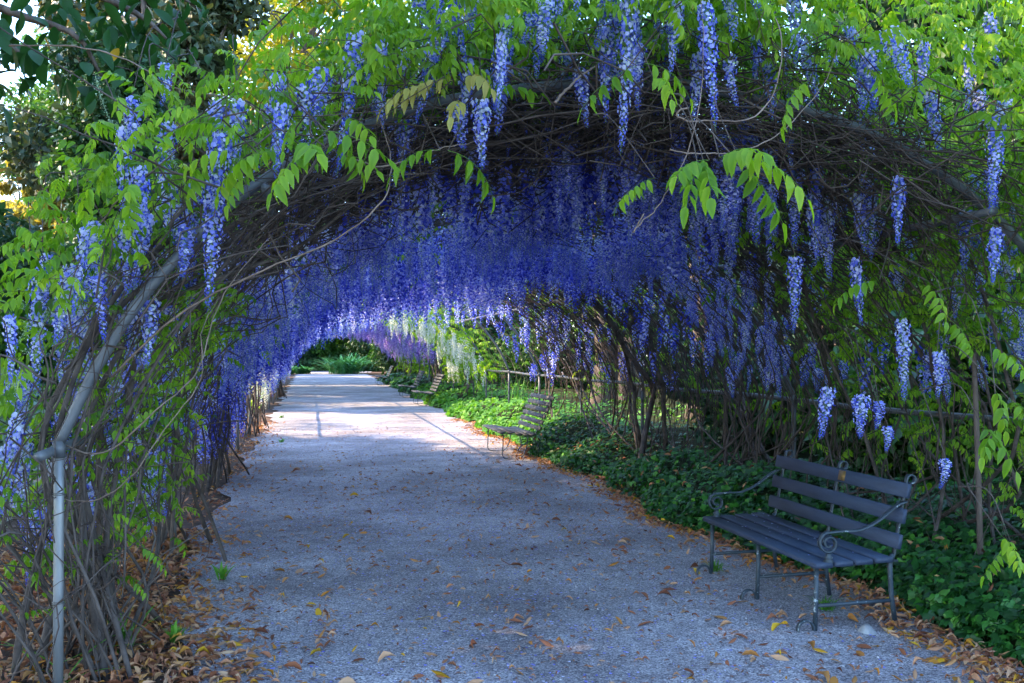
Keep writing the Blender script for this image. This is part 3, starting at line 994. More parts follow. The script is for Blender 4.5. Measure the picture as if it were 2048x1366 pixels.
for px, y0, y1, d in [(1160, 130, 245, 5.4), (1210, 45, 225, 5.2), (1262, -20, 280, 5.0), (1412, -10, 240, 4.9), (1540, 120, 230, 5.6), (1730, 100, 215, 5.5), (1800, 345, 480, 5.8),
                      (1710, 510, 640, 6.6), (1940, 80, 215, 5.6), (1995, 225, 410, 5.4), (1590, 505, 655, 6.4), (1805, 630, 790, 6.0), (1722, 785, 870, 6.0), (1757, 800, 855, 6.0),
                      (1775, 850, 900, 5.9), (1890, 915, 975, 5.7), (1655, 770, 870, 6.1), (1995, 450, 560, 5.6), (1875, 700, 790, 5.9), (1980, 20, 130, 5.6), (1330, 60, 200, 5.8), (1860, 180, 300, 5.8), (1610, 60, 190, 5.6)]:
    v.stalk(at(px, y0, d))
    v.raceme(at(px, y0, d), (y1 - y0) / 2000 * d * 1.1, 0.80, rng.normal(0, 0.06, 2))
for px, py, d, yaw, sc in [(1420, 320, 4.4, 3.6, 1.15), (1410, 330, 4.4, -1.9, 1.3), (1440, 315, 4.4, -1.3, 1.3), (1470, 315, 4.4, -0.3, 1.3), (1480, 320, 4.5, 0.3, 1.2), (1400, 345, 4.4, 4.2, 1.2),
                           (1310, 355, 4.5, 3.4, 0.8), (1275, 130, 4.8, 3.3, 1.1), (1290, 125, 4.8, -0.2, 1.1), (1310, 160, 4.8, -1.5, 1.0), (1620, 160, 4.9, 3.4, 1.0), (1750, 150, 4.9, 0.2, 1.0),
                           (1975, 690, 5.4, -1.2, 1.0), (1990, 780, 5.4, -2.0, 1.1), (1960, 850, 5.3, -1.5, 1.2), (2020, 800, 5.2, -1.3, 1.1), (2000, 860, 5.3, -2.6, 1.1), (1900, 640, 5.6, -1.2, 0.9),
                           (2000, 1070, 5.2, -1.6, 0.8), (2020, 1085, 5.2, 3.4, 0.8), (1850, 560, 5.8, -1.5, 1.0), (1760, 560, 6.0, 3.1, 1.0)]:
    v.stalk(at(px, py, d), up=0.15)
    v.leaf(at(px, py, d), yaw, sc * 1.12, rng.normal(0.42, 0.2))
for pts, r_ in [([(1290, 432, 4.5), (1268, 460, 4.5), (1285, 440, 4.5), (1310, 418, 4.5), (1360, 330, 4.5), (1395, 220, 4.6), (1408, 100, 4.7), (1405, -30, 4.8)], 0.0045),
                ([(1375, 215, 4.6), (1350, 228, 4.6), (1375, 238, 4.6), (1430, 240, 4.6), (1500, 240, 4.6), (1545, 200, 4.7), (1568, 120, 4.7), (1560, 50, 4.8), (1530, 20, 4.9), (1510, 60, 5.0)], 0.006),
                ([(1340, 300, 4.6), (1400, 305, 4.7), (1480, 303, 4.8), (1570, 260, 4.9), (1650, 165, 5.1), (1680, 70, 5.2)], 0.005),
                ([(1110, 205, 4.9), (1150, 160, 5.0), (1190, 130, 5.2)], 0.010)]:
    P = catmull([at(*p) for p in pts], 40) + snoise(3, 40, 0.008).T + rng.normal(0, 0.002, (40, 3))
    MB().tube(P, 0.72 * np.linspace(r_, r_ * 0.5, 40) * (1 + 0.28 * (np.arange(40) % 5 == 0)), 6).build('bare_shoot', M_SHOOT, v.t, True)
for i in range(14):
    p = vault(STOT - rng.uniform(1.2, 4.6), rng.uniform(4.9, 6.5), 0.05)
    dirn = np.array([rng.normal(0.3, 0.35), rng.normal(-0.4, 0.35), rng.uniform(0.0, 0.7)])
    P = p[None] + np.linspace(0, 1, 10)[:, None] * dirn[None] * rng.uniform(0.4, 0.9) + snoise(3, 10, 0.035).T
    MB().tube(P, np.linspace(0.006, 0.002, 10), 5).build('sprig', M_BARK, v.t, True)
v.finish(160, 290)

# --- second pair
v = Vine('wisteria', 'second wisteria on the left, its low flowers behind the bare stems', (XL + 0.05, 9.4, 0))
v.stems(-1, 9.3, 9, (0.009, 0.020), (2.5, 6.0), 0.5, 1.0, each=False, wander=1.5)
v.twigs(750, (1.2, SMID + 0.3), (8.2, 13.2), (0.7, 2.4), (0.0025, 0.008), (0.0, 0.10), 0.6)
v.leaves(330, (3.0, SMID + 0.2), (8.2, 13.2), (0.1, 0.5), (0.9, 1.3))
v.leaves(200, (0.6, 3.2), (8.2, 13.2), (-0.2, 0.35), (0.7, 1.1))
v.racemes(640, (2.1, SMID + 0.2), (8.3, 13.2), (-0.25, 0.03), (0.35, 0.72), (0.75, 1.15))
v.leaves(60, (2.0, SMID), (8.3, 13), (-0.45, -0.1), (0.8, 1.1))
v.racemes(400, (0.9, 2.4), (8.0, 13.2), (-0.1, 0.4), (0.3, 0.6), (0.9, 1.2))
v.finish(280, 40)

v = Vine('wisteria', 'wisteria with thin dark stems fanning out by the rusty stake', (XR - 0.1, 11.4, 0))
v.stems(1, 11.3, 16, (0.008, 0.022), (3.0, 6.5), 0.9, 1.6, wander=1.6)
v.stems(1, 9.6, 12, (0.006, 0.014), (3.0, 6.5), 0.9, 1.4, each=False, wander=1.6)
v.twigs(560, (SMID - 0.2, STOT - 1.0), (8.4, 13.2), (0.7, 2.6), (0.0025, 0.008), (-0.02, 0.12), 0.55)
v.twigs(60, (SMID + 1.4, STOT - 1.4), (8.4, 14), (2.2, 4.2), (0.004, 0.011), (-0.06, 0.10), 0.30, k=5, n=14, wander=0.10)
v.leaves(360, (SMID - 0.2, SMID + 2.4), (8.4, 13.2), (0.1, 0.5), (0.9, 1.3))
v.leaves(200, (SMID + 2.2, STOT - 0.8), (8.4, 13.2), (-0.1, 0.5), (0.75, 1.15))
v.racemes(520, (SMID, SMID + 1.7), (8.5, 13.2), (-0.25, 0.02), (0.34, 0.6), (0.85, 1.15))
v.racemes(300, (SMID + 1.5, STOT - 1.6), (8.5, 13.2), (-0.15, 0.1), (0.25, 0.42), (0.7, 1.0))
v.finish(220, 60)

# --- third pair
v = Vine('wisteria', 'third wisteria on the left, a deep curtain of blue flowers', (XL + 0.05, 14.4, 0))
v.stems(-1, 14.3, 14, (0.012, 0.026), (2.5, 6.0), 0.5, 1.2, each=False)
v.twigs(600, (0.6, SMID + 0.2), (13, 18.8), (0.8, 2.6), (0.003, 0.008), (0.0, 0.10), 0.6, k=3)
v.leaves(700, (1.0, SMID + 0.2), (13, 18.6), (0.08, 0.45), (0.9, 1.4))
v.racemes(900, (2.1, SMID + 0.2), (13, 19), (-0.3, 0.0), (0.45, 0.9), (0.9, 1.35))
v.leaves(90, (2.0, SMID), (13, 19), (-0.5, -0.1), (0.8, 1.2))
v.racemes(400, (0.8, 2.3), (13, 19), (-0.1, 0.2), (0.35, 0.6), (0.95, 1.3))
v.finish(0, 0)

v = Vine('wisteria', 'wisteria with a thick dark forked trunk left of the rusty stake', (XR - 0.25, 14.2, 0))
v.stems(1, 14.2, 4, (0.032, 0.052), (4.5, 6.5), 0.28, 0.6, inner=-0.10, wander=1.6, footx=0.22)
v.stems(1, 15.0, 12, (0.008, 0.018), (3.5, 6.5), 1.2, 1.6, each=False, wander=1.6)
v.stems(1, 17.8, 8, (0.008, 0.018), (3.5, 6.0), 0.8, 1.4, each=False, wander=1.4, footx=0.3)
v.twigs(620, (SMID - 0.2, STOT - 1.2), (13, 18.6), (0.8, 2.6), (0.003, 0.008), (-0.02, 0.12), 0.6, k=3)
v.twigs(70, (SMID + 1.0, STOT - 1.6), (13, 20), (2.2, 4.2), (0.004, 0.011), (-0.06, 0.10), 0.30, k=5, n=14, wander=0.10)
v.leaves(560, (SMID - 0.2, STOT - 2.6), (13, 18.4), (0.08, 0.5), (0.9, 1.4))
v.leaves(160, (STOT - 3.0, STOT - 0.8), (13, 19), (0.0, 0.45), (0.8, 1.2))
v.racemes(560, (SMID, SMID + 1.35), (13, 18.6), (-0.22, 0.0), (0.36, 0.6), (0.95, 1.3))
v.racemes(120, (SMID + 1.3, STOT - 1.4), (13, 20), (-0.12, 0.1), (0.3, 0.5), (0.9, 1.2))
v.finish(0, 0)

# --- the middle of the tunnel, open to the sun on the right
v = Vine('wisteria', 'blue wisteria on the left wall facing the bare arches', (XL + 0.05, 22.4, 0))
v.stems(-1, 22, 14, (0.012, 0.026), (2.5, 5.5), 0.9, 1.4, each=False)
v.twigs(120, (0.6, SMID - 0.6), (20, 32), (0.8, 2.6), (0.003, 0.008), (0.0, 0.10), 0.6, k=3)
v.leaves(150, (0.8, SMID - 1.0), (21, 33), (0.05, 0.45), (1.0, 1.5))
v.racemes(170, (1.6, SMID - 0.1), (20, 33), (-0.2, 0.0), (0.45, 0.8), (1.1, 1.5))
v.racemes(60, (0.9, 2.0), (26, 34), (-0.1, 0.2), (0.35, 0.6), (1.1, 1.5))
v.finish(0, 0)
v = Vine('wisteria', 'pale flowered wisteria low on the left wall by the sunlit gravel', (XL + 0.1, 24.2, 0))
v.stems(-1, 24.2, 6, (0.012, 0.02), (1.5, 2.6), 0.4, 0.6, each=False)
v.leaves(60, (0.5, 1.8), (23.2, 25.6), (-0.25, 0.15), (0.9, 1.2))
v.racemes(70, (0.95, 1.9), (23.2, 25.8), (-0.3, 0.1), (0.35, 0.6), (1.0, 1.3))
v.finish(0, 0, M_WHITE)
v = Vine('wisteria', 'sparse wisteria threading the bare arches with few violet clusters', (XR - 0.1, 20.6, 0))
v.stems(1, 20.6, 8, (0.010, 0.022), (2.5, 5.4), 0.5, 1.4, each=False)
v.twigs(110, (SMID + 1.2, STOT - 1.2), (19.0, 27), (0.8, 2.6), (0.003, 0.007), (-0.02, 0.12), 0.6, k=3)
v.leaves(60, (SMID, STOT - 1.5), (19.5, 24), (0.0, 0.4), (0.8, 1.2))
v.racemes(60, (SMID - 0.3, SMID + 2.0), (20.0, 31), (-0.15, 0.0), (0.35, 0.6), (1.0, 1.3))
v.racemes(26, (SMID + 1.6, STOT - 1.4), (19.5, 23), (-0.1, 0.05), (0.3, 0.5), (1.0, 1.3))
v.finish(0, 0)
v = Vine('wisteria', 'white flowered wisteria lit by the sun beyond the bare arches', (XR - 0.3, 31.5, 0))
v.stems(1, 31.5, 10, (0.014, 0.028), (2.0, 5.2), 0.4, 1.6, each=False)
v.leaves(760, (SMID + 0.4, STOT - 0.9), (27.0, 36), (-0.45, 0.3), (1.0, 1.6))
v.racemes(250, (SMID + 0.8, STOT - 1.3), (28.5, 35), (-0.35, 0.0), (0.45, 0.75), (1.0, 1.4))
v.racemes(36, (SMID - 1.2, SMID + 0.8), (27.5, 33), (-0.35, 0.0), (0.45, 0.75), (1.0, 1.4))
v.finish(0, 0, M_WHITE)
v = Vine('wisteria', 'purple wisteria at the far right of the tunnel', (XR - 0.2, 40.5, 0))
v.stems(1, 40.5, 12, (0.02, 0.04), (3.0, 5.2), 0.8, 2.0, each=False)
v.twigs(260, (SMID, STOT - 0.8), (36, 60), (1.0, 3.0), (0.005, 0.012), (-0.02, 0.12), 0.6, k=3)
v.leaves(1300, (SMID, STOT - 0.8), (36, 60), (0.0, 0.5), (1.3, 2.0))
v.racemes(520, (SMID, STOT - 2.0), (36, 60), (-0.25, 0.0), (0.5, 0.75), (1.4, 1.9))
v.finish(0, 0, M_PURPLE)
v = Vine('wisteria', 'violet wisteria closing the far left of the tunnel', (XL + 0.1, 40, 0))
v.stems(-1, 40, 10, (0.02, 0.04), (3.0, 5.2), 1.0, 2.0, each=False)
v.leaves(1500, (0.6, SMID + 0.2), (32, 60), (0.0, 0.4), (1.3, 2.0))
v.racemes(760, (1.0, SMID + 0.2), (32, 60), (-0.2, 0.0), (0.5, 0.75), (1.4, 1.9))
v.finish(0, 0)

# stakes that carry the vines
for (x, y, h, lean), lab in [((XR - 0.05, 11.55, 1.95, 0.02), 'rust brown stake standing in the ivy between two pipe posts'),
                             ((XR - 0.35, 6.35, 1.75, -0.05), 'grey timber stake beside the twisted vine at the right edge'),
                             ((XL - 0.02, 6.5, 1.5, 0.02), 'thin grey stake just behind the front left post'),
                             ((XL + 0.02, 12.2, 1.3, 0.0), 'pale stake on the left edge of the gravel in front of the flowers')]:
    b = MB().tube([(x, y, -0.1), (x + lean * 0.4, y, h * 0.5), (x + lean, y, h)], [0.024, 0.022, 0.019], 6)
    tag(b.build('wooden_stake', M_STAKE), lab, 'stake')


# ------------------------------------------------------------------ benches
def slat(name, lo, hi, mat, parent, M=None, origin=None, lip=0.006):
    """a plank with eased long edges; M/origin turn it about its own middle"""
    x0, y0, z0 = lo
    x1, y1, z1 = hi
    e = lip
    ring = [(x0 + e, z0), (x1 - e, z0), (x1, z0 + e), (x1, z1 - e), (x1 - e, z1), (x0 + e, z1), (x0, z1 - e), (x0, z0 + e)]
    V = [(x, y0, z) for x, z in ring] + [(x, y1, z) for x, z in ring]
    V = np.array(V, float)
    if M is not None:
        V = (V - origin) @ M + origin
    k = 8
    q = np.array([(i, (i + 1) % k, k + (i + 1) % k, k + i) for i in range(k)])
    c = np.array([list(range(k))[::-1], list(range(k, 2 * k))])
    me = new_mesh(name, V, [q[:, ::-1], c[:, ::-1]], np.full(len(V), 0.5))
    return obj(name, me, mat, parent)


def flat_bar(path, w, th, name, mat, parent, axis=(0, 1, 0)):
    """a flat iron strip bent in the x-z plane: w wide along y, th thick"""
    P = np.asarray(path, float)
    T = np.gradient(P, axis=0)
    T /= np.linalg.norm(T, axis=1, keepdims=True)
    a = np.array(axis, float)
    N = np.cross(T, a)
    V = np.stack([P + a * w / 2 + N * th / 2, P + a * w / 2 - N * th / 2, P - a * w / 2 - N * th / 2, P - a * w / 2 + N * th / 2], 1).reshape(-1, 3)
    n = len(P)
    i = np.arange(n - 1)[:, None] * 4
    j = np.arange(4)[None]
    q = np.stack([i + j, i + (j + 1) % 4, i + 4 + (j + 1) % 4, i + 4 + j], -1).reshape(-1, 4)
    cap = np.array([(3, 2, 1, 0), tuple(4 * (n - 1) + np.arange(4))])
    return obj(name, new_mesh(name, V, [q, cap], np.full(len(V), 0.5)), mat, parent)


def spiral(cx, cz, r0, r1, a0, a1, n, y):
    a = np.linspace(a0, a1, n)
    r = np.linspace(r0, r1, n)
    return np.stack([cx + r * np.cos(a), np.full(n, y), cz + r * np.sin(a)], -1)


BX0, BY0, BY1 = 3.10, 5.78, 7.50
bench = thing('park_bench', 'dark blue slatted bench with iron scroll arms beside the ivy', 'bench', (3.35, 6.64, 0))
for i in range(4):
    x0 = BX0 - 0.02 + i * 0.138
    z = 0.405 + 0.006 * i
    slat('seat_slat', (x0, BY0 - 0.05, z), (x0 + 0.118, BY1 + 0.05, z + 0.034), M_SLAT, bench)
lean = R(11)
for i in range(3):
    zc = 0.550 + i * 0.160
    xc = 3.64 + math.tan(lean) * (zc - 0.43)
    o = np.array([xc, 0, zc])
    slat('back_slat', (xc - 0.014, BY0 - 0.05, zc - 0.047), (xc + 0.014, BY1 + 0.05, zc + 0.047), M_SLAT, bench, roty(lean), o)
b = MB().box((-0.016, -0.045, -0.035), (-0.0155 + 0.001, 0.045, 0.035))
zc = 0.550 + 0.32 + 0.002
xc = 3.64 + math.tan(lean) * (zc - 0.43)
Vp = np.concatenate(b.V).astype(float) @ roty(lean) + np.array([xc, 6.52, zc])
obj('plaque', new_mesh('plaque', Vp, [b.F[0]], np.full(8, 0.5)), M_PLAQUE, bench)
for y in (BY0 + 0.03, (BY0 + BY1) / 2, BY1 - 0.03):
    fx, bx = BX0 + 0.03, BX0 + 0.53
    MB().tube([(fx, y, 0.40), (fx - 0.004, y, 0.2), (fx - 0.012, y, -0.01)], [0.0165, 0.016, 0.016], 8).build('front_leg', M_IRON, bench, True)
    MB().tube([(bx + 0.03, y, 0.46), (bx + 0.01, y, 0.40), (bx + 0.02, y, 0.2), (bx + 0.05, y, -0.01)], 0.0165, 8).build('back_leg', M_IRON, bench, True)
    MB().tube([(fx, y, 0.155), (bx + 0.025, y, 0.165)], 0.013, 8).build('stretcher', M_IRON, bench, True)
    flat_bar([(fx - 0.03, y, 0.397), (fx + 0.2, y, 0.401), (bx + 0.06, y, 0.418)], 0.03, 0.010, 'seat_bearer', M_IRON, bench)
    # back upright with its curl above the top slat
    up = [(bx + 0.02, y, 0.41)]
    for zc in np.linspace(0.46, 0.93, 8):
        up.append((3.64 + 0.022 + math.tan(lean) * (zc - 0.43), y, zc))
    cx_, cz_ = up[-1][0] + 0.034, up[-1][2] + 0.002
    sp = spiral(cx_, cz_, 0.034, 0.022, math.pi, math.pi - 5.2, 22, y)
    flat_bar(np.vstack([up, sp[1:]]), 0.034, 0.008, 'back_upright', M_IRON, bench)
    # curled foot lying in the gravel ahead of the leg
    a = np.linspace(-0.3, math.pi + 0.5, 18)
    ft = np.stack([fx - 0.075 + 0.055 * np.cos(a), np.full(18, y), 0.005 + 0.062 * np.sin(a)], -1)
    flat_bar(ft, 0.034, 0.009, 'scroll_foot', M_IRON, bench)
for y in (BY0 - 0.02, BY1 + 0.02):
    # arm: from the back upright down in an S, then a scroll that stands on the seat front
    zb = 0.80
    xb = 3.655 + math.tan(lean) * (zb - 0.43)
    pts = catmull([(xb, y, zb), (xb - 0.07, y, 0.775), (xb - 0.19, y, 0.69), (xb - 0.32, y, 0.632), (3.28, y, 0.628), (3.20, y, 0.622)], 30)
    sp = spiral(3.185, 0.555, 0.070, 0.018, math.pi / 2, math.pi / 2 + 10.2, 54, y)
    flat_bar(np.vstack([pts, sp[1:]]), 0.036, 0.010, 'armrest', M_IRON, bench)
    MB().tube([(3.185, y, 0.436), (3.185, y, 0.447), (3.185, y, 0.452), (3.185, y, 0.462), (3.185, y, 0.470), (3.185, y, 0.478), (3.185, y, 0.488)],
              [0.030, 0.030, 0.018, 0.026, 0.026, 0.014, 0.022], 12).build('arm_boss', M_IRON, bench, True)


n = 34
mb = MB()
pv_ = np.array([(0, -0.5, 0), (0.6, 0, 0.12), (0, 0.5, 0.05), (-0.5, 0, 0.2)]) * 0.017
mb.inst((pv_, [np.array([(0, 1, 2), (0, 2, 3)])], np.full(4, 0.62)), rotz(rng.uniform(0, 6.28, n)) * rng.uniform(0.5, 1.2, n)[:, None, None],
        np.stack([BX0 + 0.138 * rng.integers(0, 4, n) + rng.uniform(0.0, 0.08, n), rng.uniform(BY0, BY1, n), np.full(n, 0.462)], -1), rng.normal(0.1, 0.2, n))
mb.build('fallen_petals', M_PETAL, kind='stuff')


def slat_bench(x0, y0, y1, label, arm=False):
    """the older garden bench: separate flat slats on a thin curved iron frame, high leaning back"""
    t = thing('garden_bench', label, 'bench', (x0 + 0.3, (y0 + y1) / 2, 0), 'slatted garden benches down the right side')
    seat = [(0.00, 0.435, -8), (0.14, 0.43, 4), (0.27, 0.405, 8), (0.39, 0.39, 4), (0.50, 0.395, -10)]
    for dx, z, a in seat:
        o = np.array([x0 + dx, 0, z])
        slat('seat_slat', (x0 + dx - 0.05, y0, z), (x0 + dx + 0.05, y1, z + 0.026), M_SLAT2, t, roty(R(a)), o)
    for i in range(6):
        zc = 0.50 + i * 0.098
        xc = x0 + 0.585 + 0.40 * (zc - 0.43) + 0.10 * (zc - 0.43) ** 2
        o = np.array([xc, 0, zc])
        slat('back_slat', (xc - 0.013, y0, zc - 0.036), (xc + 0.013, y1, zc + 0.036), M_SLAT2, t, roty(R(24)), o)
    for y in (y0 + 0.15, y1 - 0.15):
        prof_ = catmull([(x0 - 0.02, y, 0.415), (x0 + 0.14, y, 0.412), (x0 + 0.36, y, 0.375), (x0 + 0.52, y, 0.372), (x0 + 0.60, y, 0.47), (x0 + 0.72, y, 0.74), (x0 + 0.86, y, 1.03)], 26)
        flat_bar(prof_, 0.034, 0.012, 'side_frame', M_IRON, t)
        for yy, in ((y,),):
            leg = catmull([(x0 + 0.03, yy, 0.40), (x0 + 0.02, yy, 0.22), (x0 + 0.02, yy, 0.05), (x0 + 0.10, yy, 0.008), (x0 + 0.30, yy, 0.008), (x0 + 0.40, yy, 0.14), (x0 + 0.44, yy, 0.36)], 24)
            flat_bar(leg, 0.026, 0.013, 'front_leg', M_IRON, t)
        leg = catmull([(x0 + 0.50, y, 0.36), (x0 + 0.60, y, 0.24), (x0 + 0.62, y, 0.10), (x0 + 0.56, y, 0.0)], 14)
        flat_bar(leg, 0.026, 0.013, 'back_leg', M_IRON, t)
        br = catmull([(x0 + 0.60, y, 0.06), (x0 + 0.78, y, 0.16), (x0 + 0.92, y, 0.0)], 14)
        flat_bar(br, 0.024, 0.010, 'brace', M_IRON, t)
    return t


slat_bench(3.08, 15.95, 17.65, 'grey garden bench with a high leaning back at the edge of the sunlight')
slat_bench(3.45, 32.6, 34.3, 'garden bench with a sun glint on its seat under the white wisteria')
slat_bench(3.50, 38.6, 40.3, 'dim garden bench just beyond the one with the glint')
slat_bench(3.55, 54.0, 55.7, 'farthest tiny garden bench near the end of the path')


# ------------------------------------------------------------------ ivy, herbs, litter
def ivy_template(seed):
    r = np.random.default_rng(seed)
    ang = np.array([0, 22, 42, 62, 88, 118, 150, 180, 210, 242, 272, 298, 318, 338]) * math.pi / 180
    rad = np.array([1.0, 0.62, 0.56, 0.80, 0.52, 0.60, 0.46, 0.22, 0.46, 0.60, 0.52, 0.80, 0.56, 0.62]) * r.uniform(0.92, 1.08, 14)
    V = np.stack([rad * np.cos(ang), rad * np.sin(ang), -0.25 * rad ** 2 + 0.06 * np.sin(ang * 3)], -1)
    V = np.vstack([[(-0.05, 0, 0.02)], V])
    k = 14
    f = np.array([(0, 1 + i, 1 + (i + 1) % k) for i in range(k)])
    return V, [f], np.full(len(V), 0.45 + r.uniform(-0.08, 0.08))


IVY = [ivy_template(i) for i in range(4)]


def scatter_ivy(name, n, y0, y1, wmax, size, mat=M_IVY, lift=0.06):
    yy = y0 + (y1 - y0) * rng.uniform(0, 1, n) ** 1.15
    u = np.abs(rng.normal(0, 1, n)) * wmax * 0.5
    u = np.where(rng.uniform(0, 1, n) < 0.35, rng.uniform(-0.05, 0.35, n), u)
    xx = bank_edge(yy) + u
    h = bank_h(xx, yy)
    zz = h * 0.85 + rng.uniform(-0.02, lift, n) + 0.05 * rng.uniform(0, 1, n) ** 4
    sc = rng.uniform(*size, n)
    # leaves look up and out towards the path
    tilt = rng.normal(0.75, 0.40, n) * np.exp(-np.clip(u, 0, 9) / 1.6) + rng.normal(0, 0.3, n)
    yaw = math.pi + rng.normal(0, 0.8, n)
    spin = rng.uniform(-0.7, 0.7, n)
    M = (rotz(spin) @ roty(tilt) @ rotz(yaw)) * sc[:, None, None]
    mb = MB()
    idx = rng.integers(4, size=n)
    L = np.stack([xx, yy, zz], -1)
    dt = np.where(rng.uniform(0, 1, n) < 0.14, rng.uniform(0.2, 0.48, n), rng.normal(0, 0.15, n))
    for j in range(4):
        m = idx == j
        mb.inst(IVY[j], M[m], L[m], dt[m])
    return mb.build(name, mat, kind='stuff')


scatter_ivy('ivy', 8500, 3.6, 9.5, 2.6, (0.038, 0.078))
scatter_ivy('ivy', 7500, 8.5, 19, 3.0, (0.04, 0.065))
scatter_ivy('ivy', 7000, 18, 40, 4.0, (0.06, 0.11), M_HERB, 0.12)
scatter_ivy('ivy', 2200, 38, 62, 2.5, (0.12, 0.2))


def dry_template(seed, curl):
    """a curled elliptical leaf, 14 faces"""
    r = np.random.default_rng(seed)
    rows = [(-1, 0.0), (-0.6, 0.62), (-0.05, 0.95), (0.5, 0.65), (1.0, 0.0)]
    V, Fq, Ft = [], [], []
    w = r.uniform(0.34, 0.46)
    bend, roll = r.uniform(0.1, 0.45) * curl, r.uniform(0.2, 1.2) * curl
    ids = []
    for t, ww in rows:
        row = []
        for sy in ((0,) if ww == 0 else (-1, 0, 1)):
            row.append(len(V))
            y = sy * ww * w
            V.append((t, y * (1 - 0.25 * roll * abs(sy)), bend * (1 - t * t) * (1 if seed % 2 else 0.4) + roll * abs(y) * (1 if sy > 0 else 0.55) * (-1 if seed % 3 == 0 else 1) * 0.9 + r.uniform(-0.06, 0.06)))
        ids.append(row)
    for a, b in zip(ids[:-1], ids[1:]):
        if len(a) == 1:
            Ft += [(a[0], b[1], b[0]), (a[0], b[2], b[1])]
        elif len(b) == 1:
            Ft += [(a[0], a[1], b[0]), (a[1], a[2], b[0])]
        else:
            Fq += [(a[0], a[1], b[1], b[0]), (a[1], a[2], b[2], b[1])]
    V = np.array(V, float)
    V[:, 2] -= V[:, 2].min()
    n0 = len(V)
    V = np.vstack([V, [(-1, 0.02, V[0, 2]), (-1, -0.02, V[0, 2]), (-1.45, 0.05, V[0, 2] + 0.03)]])
    Ft.append((n0, n0 + 1, n0 + 2))
    T = np.zeros(len(V))
    return V * 0.5, [np.array(Fq), np.array(Ft)], T


DRY = [dry_template(i, 0.5 + 0.16 * i) for i in range(8)]


def litter(name, X, Y, Z, size, tones, tilt=0.35):
    n = len(X)
    sc = rng.uniform(*size, n)
    M = (rotx(rng.normal(0, tilt, n)) @ roty(rng.normal(0, tilt, n)) @ rotz(rng.uniform(0, 6.283, n))) * sc[:, None, None]
    L = np.stack([X, Y, Z], -1)
    idx = rng.integers(len(DRY), size=n)
    mb = MB()
    for j in range(len(DRY)):
        m = idx == j
        mb.inst(DRY[j], M[m], L[m], tones[m])
    o = mb.build(name, M_DRY, kind='stuff')
    return o


def brown(n, yellow=0.06):
    t = np.clip(rng.normal(0.44, 0.20, n), 0.02, 0.74)
    t = np.where(rng.uniform(0, 1, n) < 0.18, rng.uniform(0.76, 0.84, n), t)
    return np.where(rng.uniform(0, 1, n) < yellow, rng.uniform(0.76, 0.95, n), t)


# heap under the front left vine
n = 8200
Yl = rng.uniform(3.6, 10.2, n)
el = -1.05 + 0.62 * np.exp(-((Yl - 5.4) / 1.8) ** 2)
Xl = el - np.abs(rng.normal(0, 1.2, n)) + 0.06 + rng.normal(0, 0.22, n)
litter('leaf_litter', Xl, Yl, 0.0 + 0.07 * np.clip((el - Xl) / 0.5, 0, 1) * rng.uniform(0, 1, n), (0.04, 0.105), brown(n, 0.03))
# scraps along the left edge further on
n = 900
Yl = rng.uniform(9, 26, n)
litter('leaf_litter', -1.15 + rng.normal(0, 0.22, n), Yl, np.full(n, 0.004), (0.05, 0.10), brown(n, 0.05))
# along the ivy on the right
n = 3600
Yl = 3.9 + 22 * rng.uniform(0, 1, n) ** 1.6
Xl = bank_edge(Yl) - 0.10 - np.abs(rng.normal(0, 0.17, n)) + rng.uniform(0, 0.25, n) - 0.12 * np.exp(-((Yl - 5) / 1.5) ** 2)
litter('leaf_litter', Xl, Yl, 0.004 + 0.03 * rng.uniform(0, 1, n), (0.04, 0.10), brown(n, 0.06))
# crumbs of leaf and bark on the gravel
n = 3200
Yl = 3.8 + 20 * rng.uniform(0, 1, n) ** 1.3
litter('leaf_crumbs', rng.uniform(-1.1, 3.5, n), Yl, np.full(n, 0.002), (0.012, 0.055), brown(n, 0.03) * 0.75, 0.2)
# drifts of small broken leaves across the gravel
n = 1500
cx_ = rng.uniform(-0.6, 3.3, 40)
cy_ = 4.2 + 12 * rng.uniform(0, 1, 40) ** 1.2
ci = rng.integers(40, size=n)
Xl = np.where(rng.uniform(0, 1, n) < 0.6, cx_[ci] + rng.normal(0, 0.32, n), rng.uniform(-1.0, 3.5, n))
Yl = np.where(rng.uniform(0, 1, n) < 0.6, cy_[ci] + rng.normal(0, 0.45, n), 4 + 14 * rng.uniform(0, 1, n))
m_ = (Xl > -1.0) & (Xl < 3.6)
litter('broken_leaves', Xl[m_], Yl[m_], np.full(m_.sum(), 0.002), (0.03, 0.075), brown(m_.sum(), 0.04), 0.25)
# fallen petals
n = 5200
Yl = np.where(rng.uniform(0, 1, n) < 0.5, 4 + 8 * rng.uniform(0, 1, n), 9 + 22 * rng.uniform(0, 1, n) ** 1.2)
Xl = np.clip(rng.normal(1.3, 1.1, n), -1.0, 3.4)
pv = np.array([(0, -0.5, 0), (0.6, 0, 0.12), (0, 0.5, 0.05), (-0.5, 0, 0.2)]) * 0.02
mb = MB()
mb.inst((pv, [np.array([(0, 1, 2), (0, 2, 3)])], np.full(4, 0.5)), rotz(rng.uniform(0, 6.28, n)) * rng.uniform(0.5, 1.15, n)[:, None, None],
        np.stack([Xl, Yl, np.full(n, 0.003)], -1), rng.normal(0, 0.25, n))
mb.build('fallen_petals', M_PETAL, kind='stuff')
